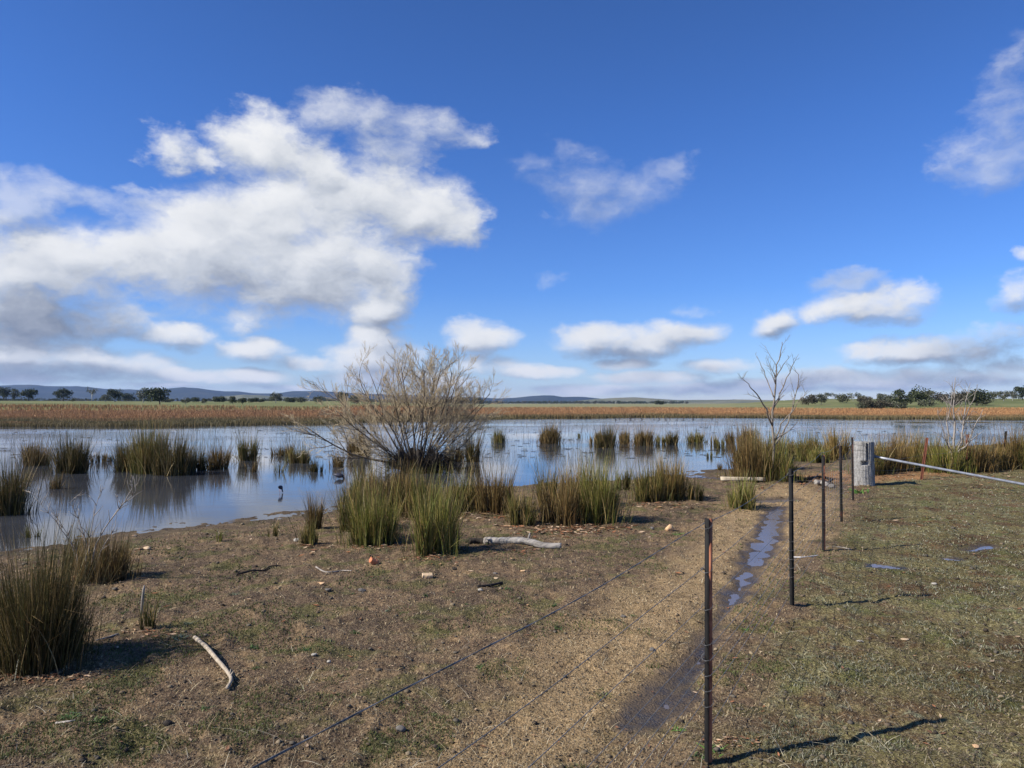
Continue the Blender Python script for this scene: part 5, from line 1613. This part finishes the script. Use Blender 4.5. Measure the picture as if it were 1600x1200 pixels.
# ------------------------------------------------------------------ birds
def bird_mat(name, body, hi):
    m, t, out = new_mat(name)
    n = t.noise(t.node('ShaderNodeTexCoord').outputs['Object'], 40, 4).outputs[0]
    principled(t, out, t.ramp(n, [(.3, body), (.7, hi)]), .5, .5)
    return m
M_bird = bird_mat('dark_feathers', (.012, .012, .018), (.05, .05, .075))
M_beak = bird_mat('red_beak', (.45, .06, .03), (.55, .10, .05))
M_legs = bird_mat('pink_legs', (.40, .16, .12), (.50, .24, .18))
def wader(label, px, py, scale, yaw, head_down, z0, legs=True):
    X, Y = G(px, py, WATER_Z)
    o = thing('waterbird', label, 'bird', X, Y, WATER_Z)
    o.rotation_euler = (0, 0, yaw); o.scale = (scale,) * 3
    hb = .20 if legs else .05
    if head_down:
        sp = [(-.20, 0, hb + .10), (-.16, 0, hb + .10), (-.09, 0, hb + .08), (0, 0, hb + .06), (.08, 0, hb + .05), (.13, 0, hb + .02), (.17, 0, hb - .04), (.20, 0, hb - .10), (.225, 0, hb - .145), (.245, 0, hb - .17)]
    else:
        sp = [(-.20, 0, hb + .09), (-.16, 0, hb + .08), (-.09, 0, hb + .065), (0, 0, hb + .06), (.08, 0, hb + .07), (.12, 0, hb + .10), (.14, 0, hb + .15), (.15, 0, hb + .20), (.17, 0, hb + .225), (.195, 0, hb + .22)]
    rad = [.006, .028, .065, .085, .072, .045, .028, .024, .027, .010]
    tb = Tubes(); tb.add(smooth_path([Vector(p) for p in sp], 3), list(np.interp(np.linspace(0, 9, 28), range(10), rad)), 12)
    mesh_np('body', [tuple(v) for v in tb.V], [np.array(tb.Q), np.array(tb.T)], M_bird, o, smooth=True)
    e = Vector(sp[-1]); dr = (Vector(sp[-1]) - Vector(sp[-2])).normalized()
    tb = Tubes(); tb.add([e - dr * .006, e + dr * .02, e + dr * .045], [.011, .008, .002], 6)
    mesh_np('beak', [tuple(v) for v in tb.V], [np.array(tb.Q), np.array(tb.T)], M_beak, o)
    if legs:
        for s_ in (-1, 1):
            tb = Tubes(); tb.add([Vector((.0, s_ * .035, hb + .01)), Vector((-.02, s_ * .035, hb * .5)), Vector((.015, s_ * .035, -.03))], [.011, .007, .006], 6)
            mesh_np('leg', [tuple(v) for v in tb.V], [np.array(tb.Q), np.array(tb.T)], M_legs, o)
    return o
wader('dark waterbird wading tail on with pink legs in open shallow water', 438, 771, .46, 1.45, True, 0)
wader('black waterbird feeding low in the water beside the willow rushes', 530, 748, .66, .15, True, 0, False)
for k in range(14):
    x = [962, 985, 992, 1003, 1022, 1030, 1047, 1058, 1068, 1083, 1097, 1112, 968, 1040][k]
    wader('tiny dark duck among the flock resting on the far water', x, 655.6 + random.uniform(-.6, .8), random.uniform(.5, .8), random.uniform(0, 6.28), False, 0, False)['group'] = 'ducks resting on the far water'

# ------------------------------------------------------------------ haze
def haze():
    m, t, out = new_mat('haze')
    v = t.node('ShaderNodeVolumePrincipled')
    v.inputs['Color'].default_value = (.36, .56, 1, 1); v.inputs['Density'].default_value = 5.2e-5
    v.inputs['Anisotropy'].default_value = .1
    t.l.new(v.outputs[0], out.inputs['Volume'])
    r_, z0, z1 = 12500, -4, 260
    V = [(x, y, z) for z in (z0, z1) for x, y in ((-r_, -r_), (r_, -r_), (r_, r_), (-r_, r_))]
    o = mesh_np('haze', V, np.array([(0, 3, 2, 1), (4, 5, 6, 7), (0, 1, 5, 4), (1, 2, 6, 5), (2, 3, 7, 6), (3, 0, 4, 7)]), m)
    tag(o, kind='stuff')
haze()
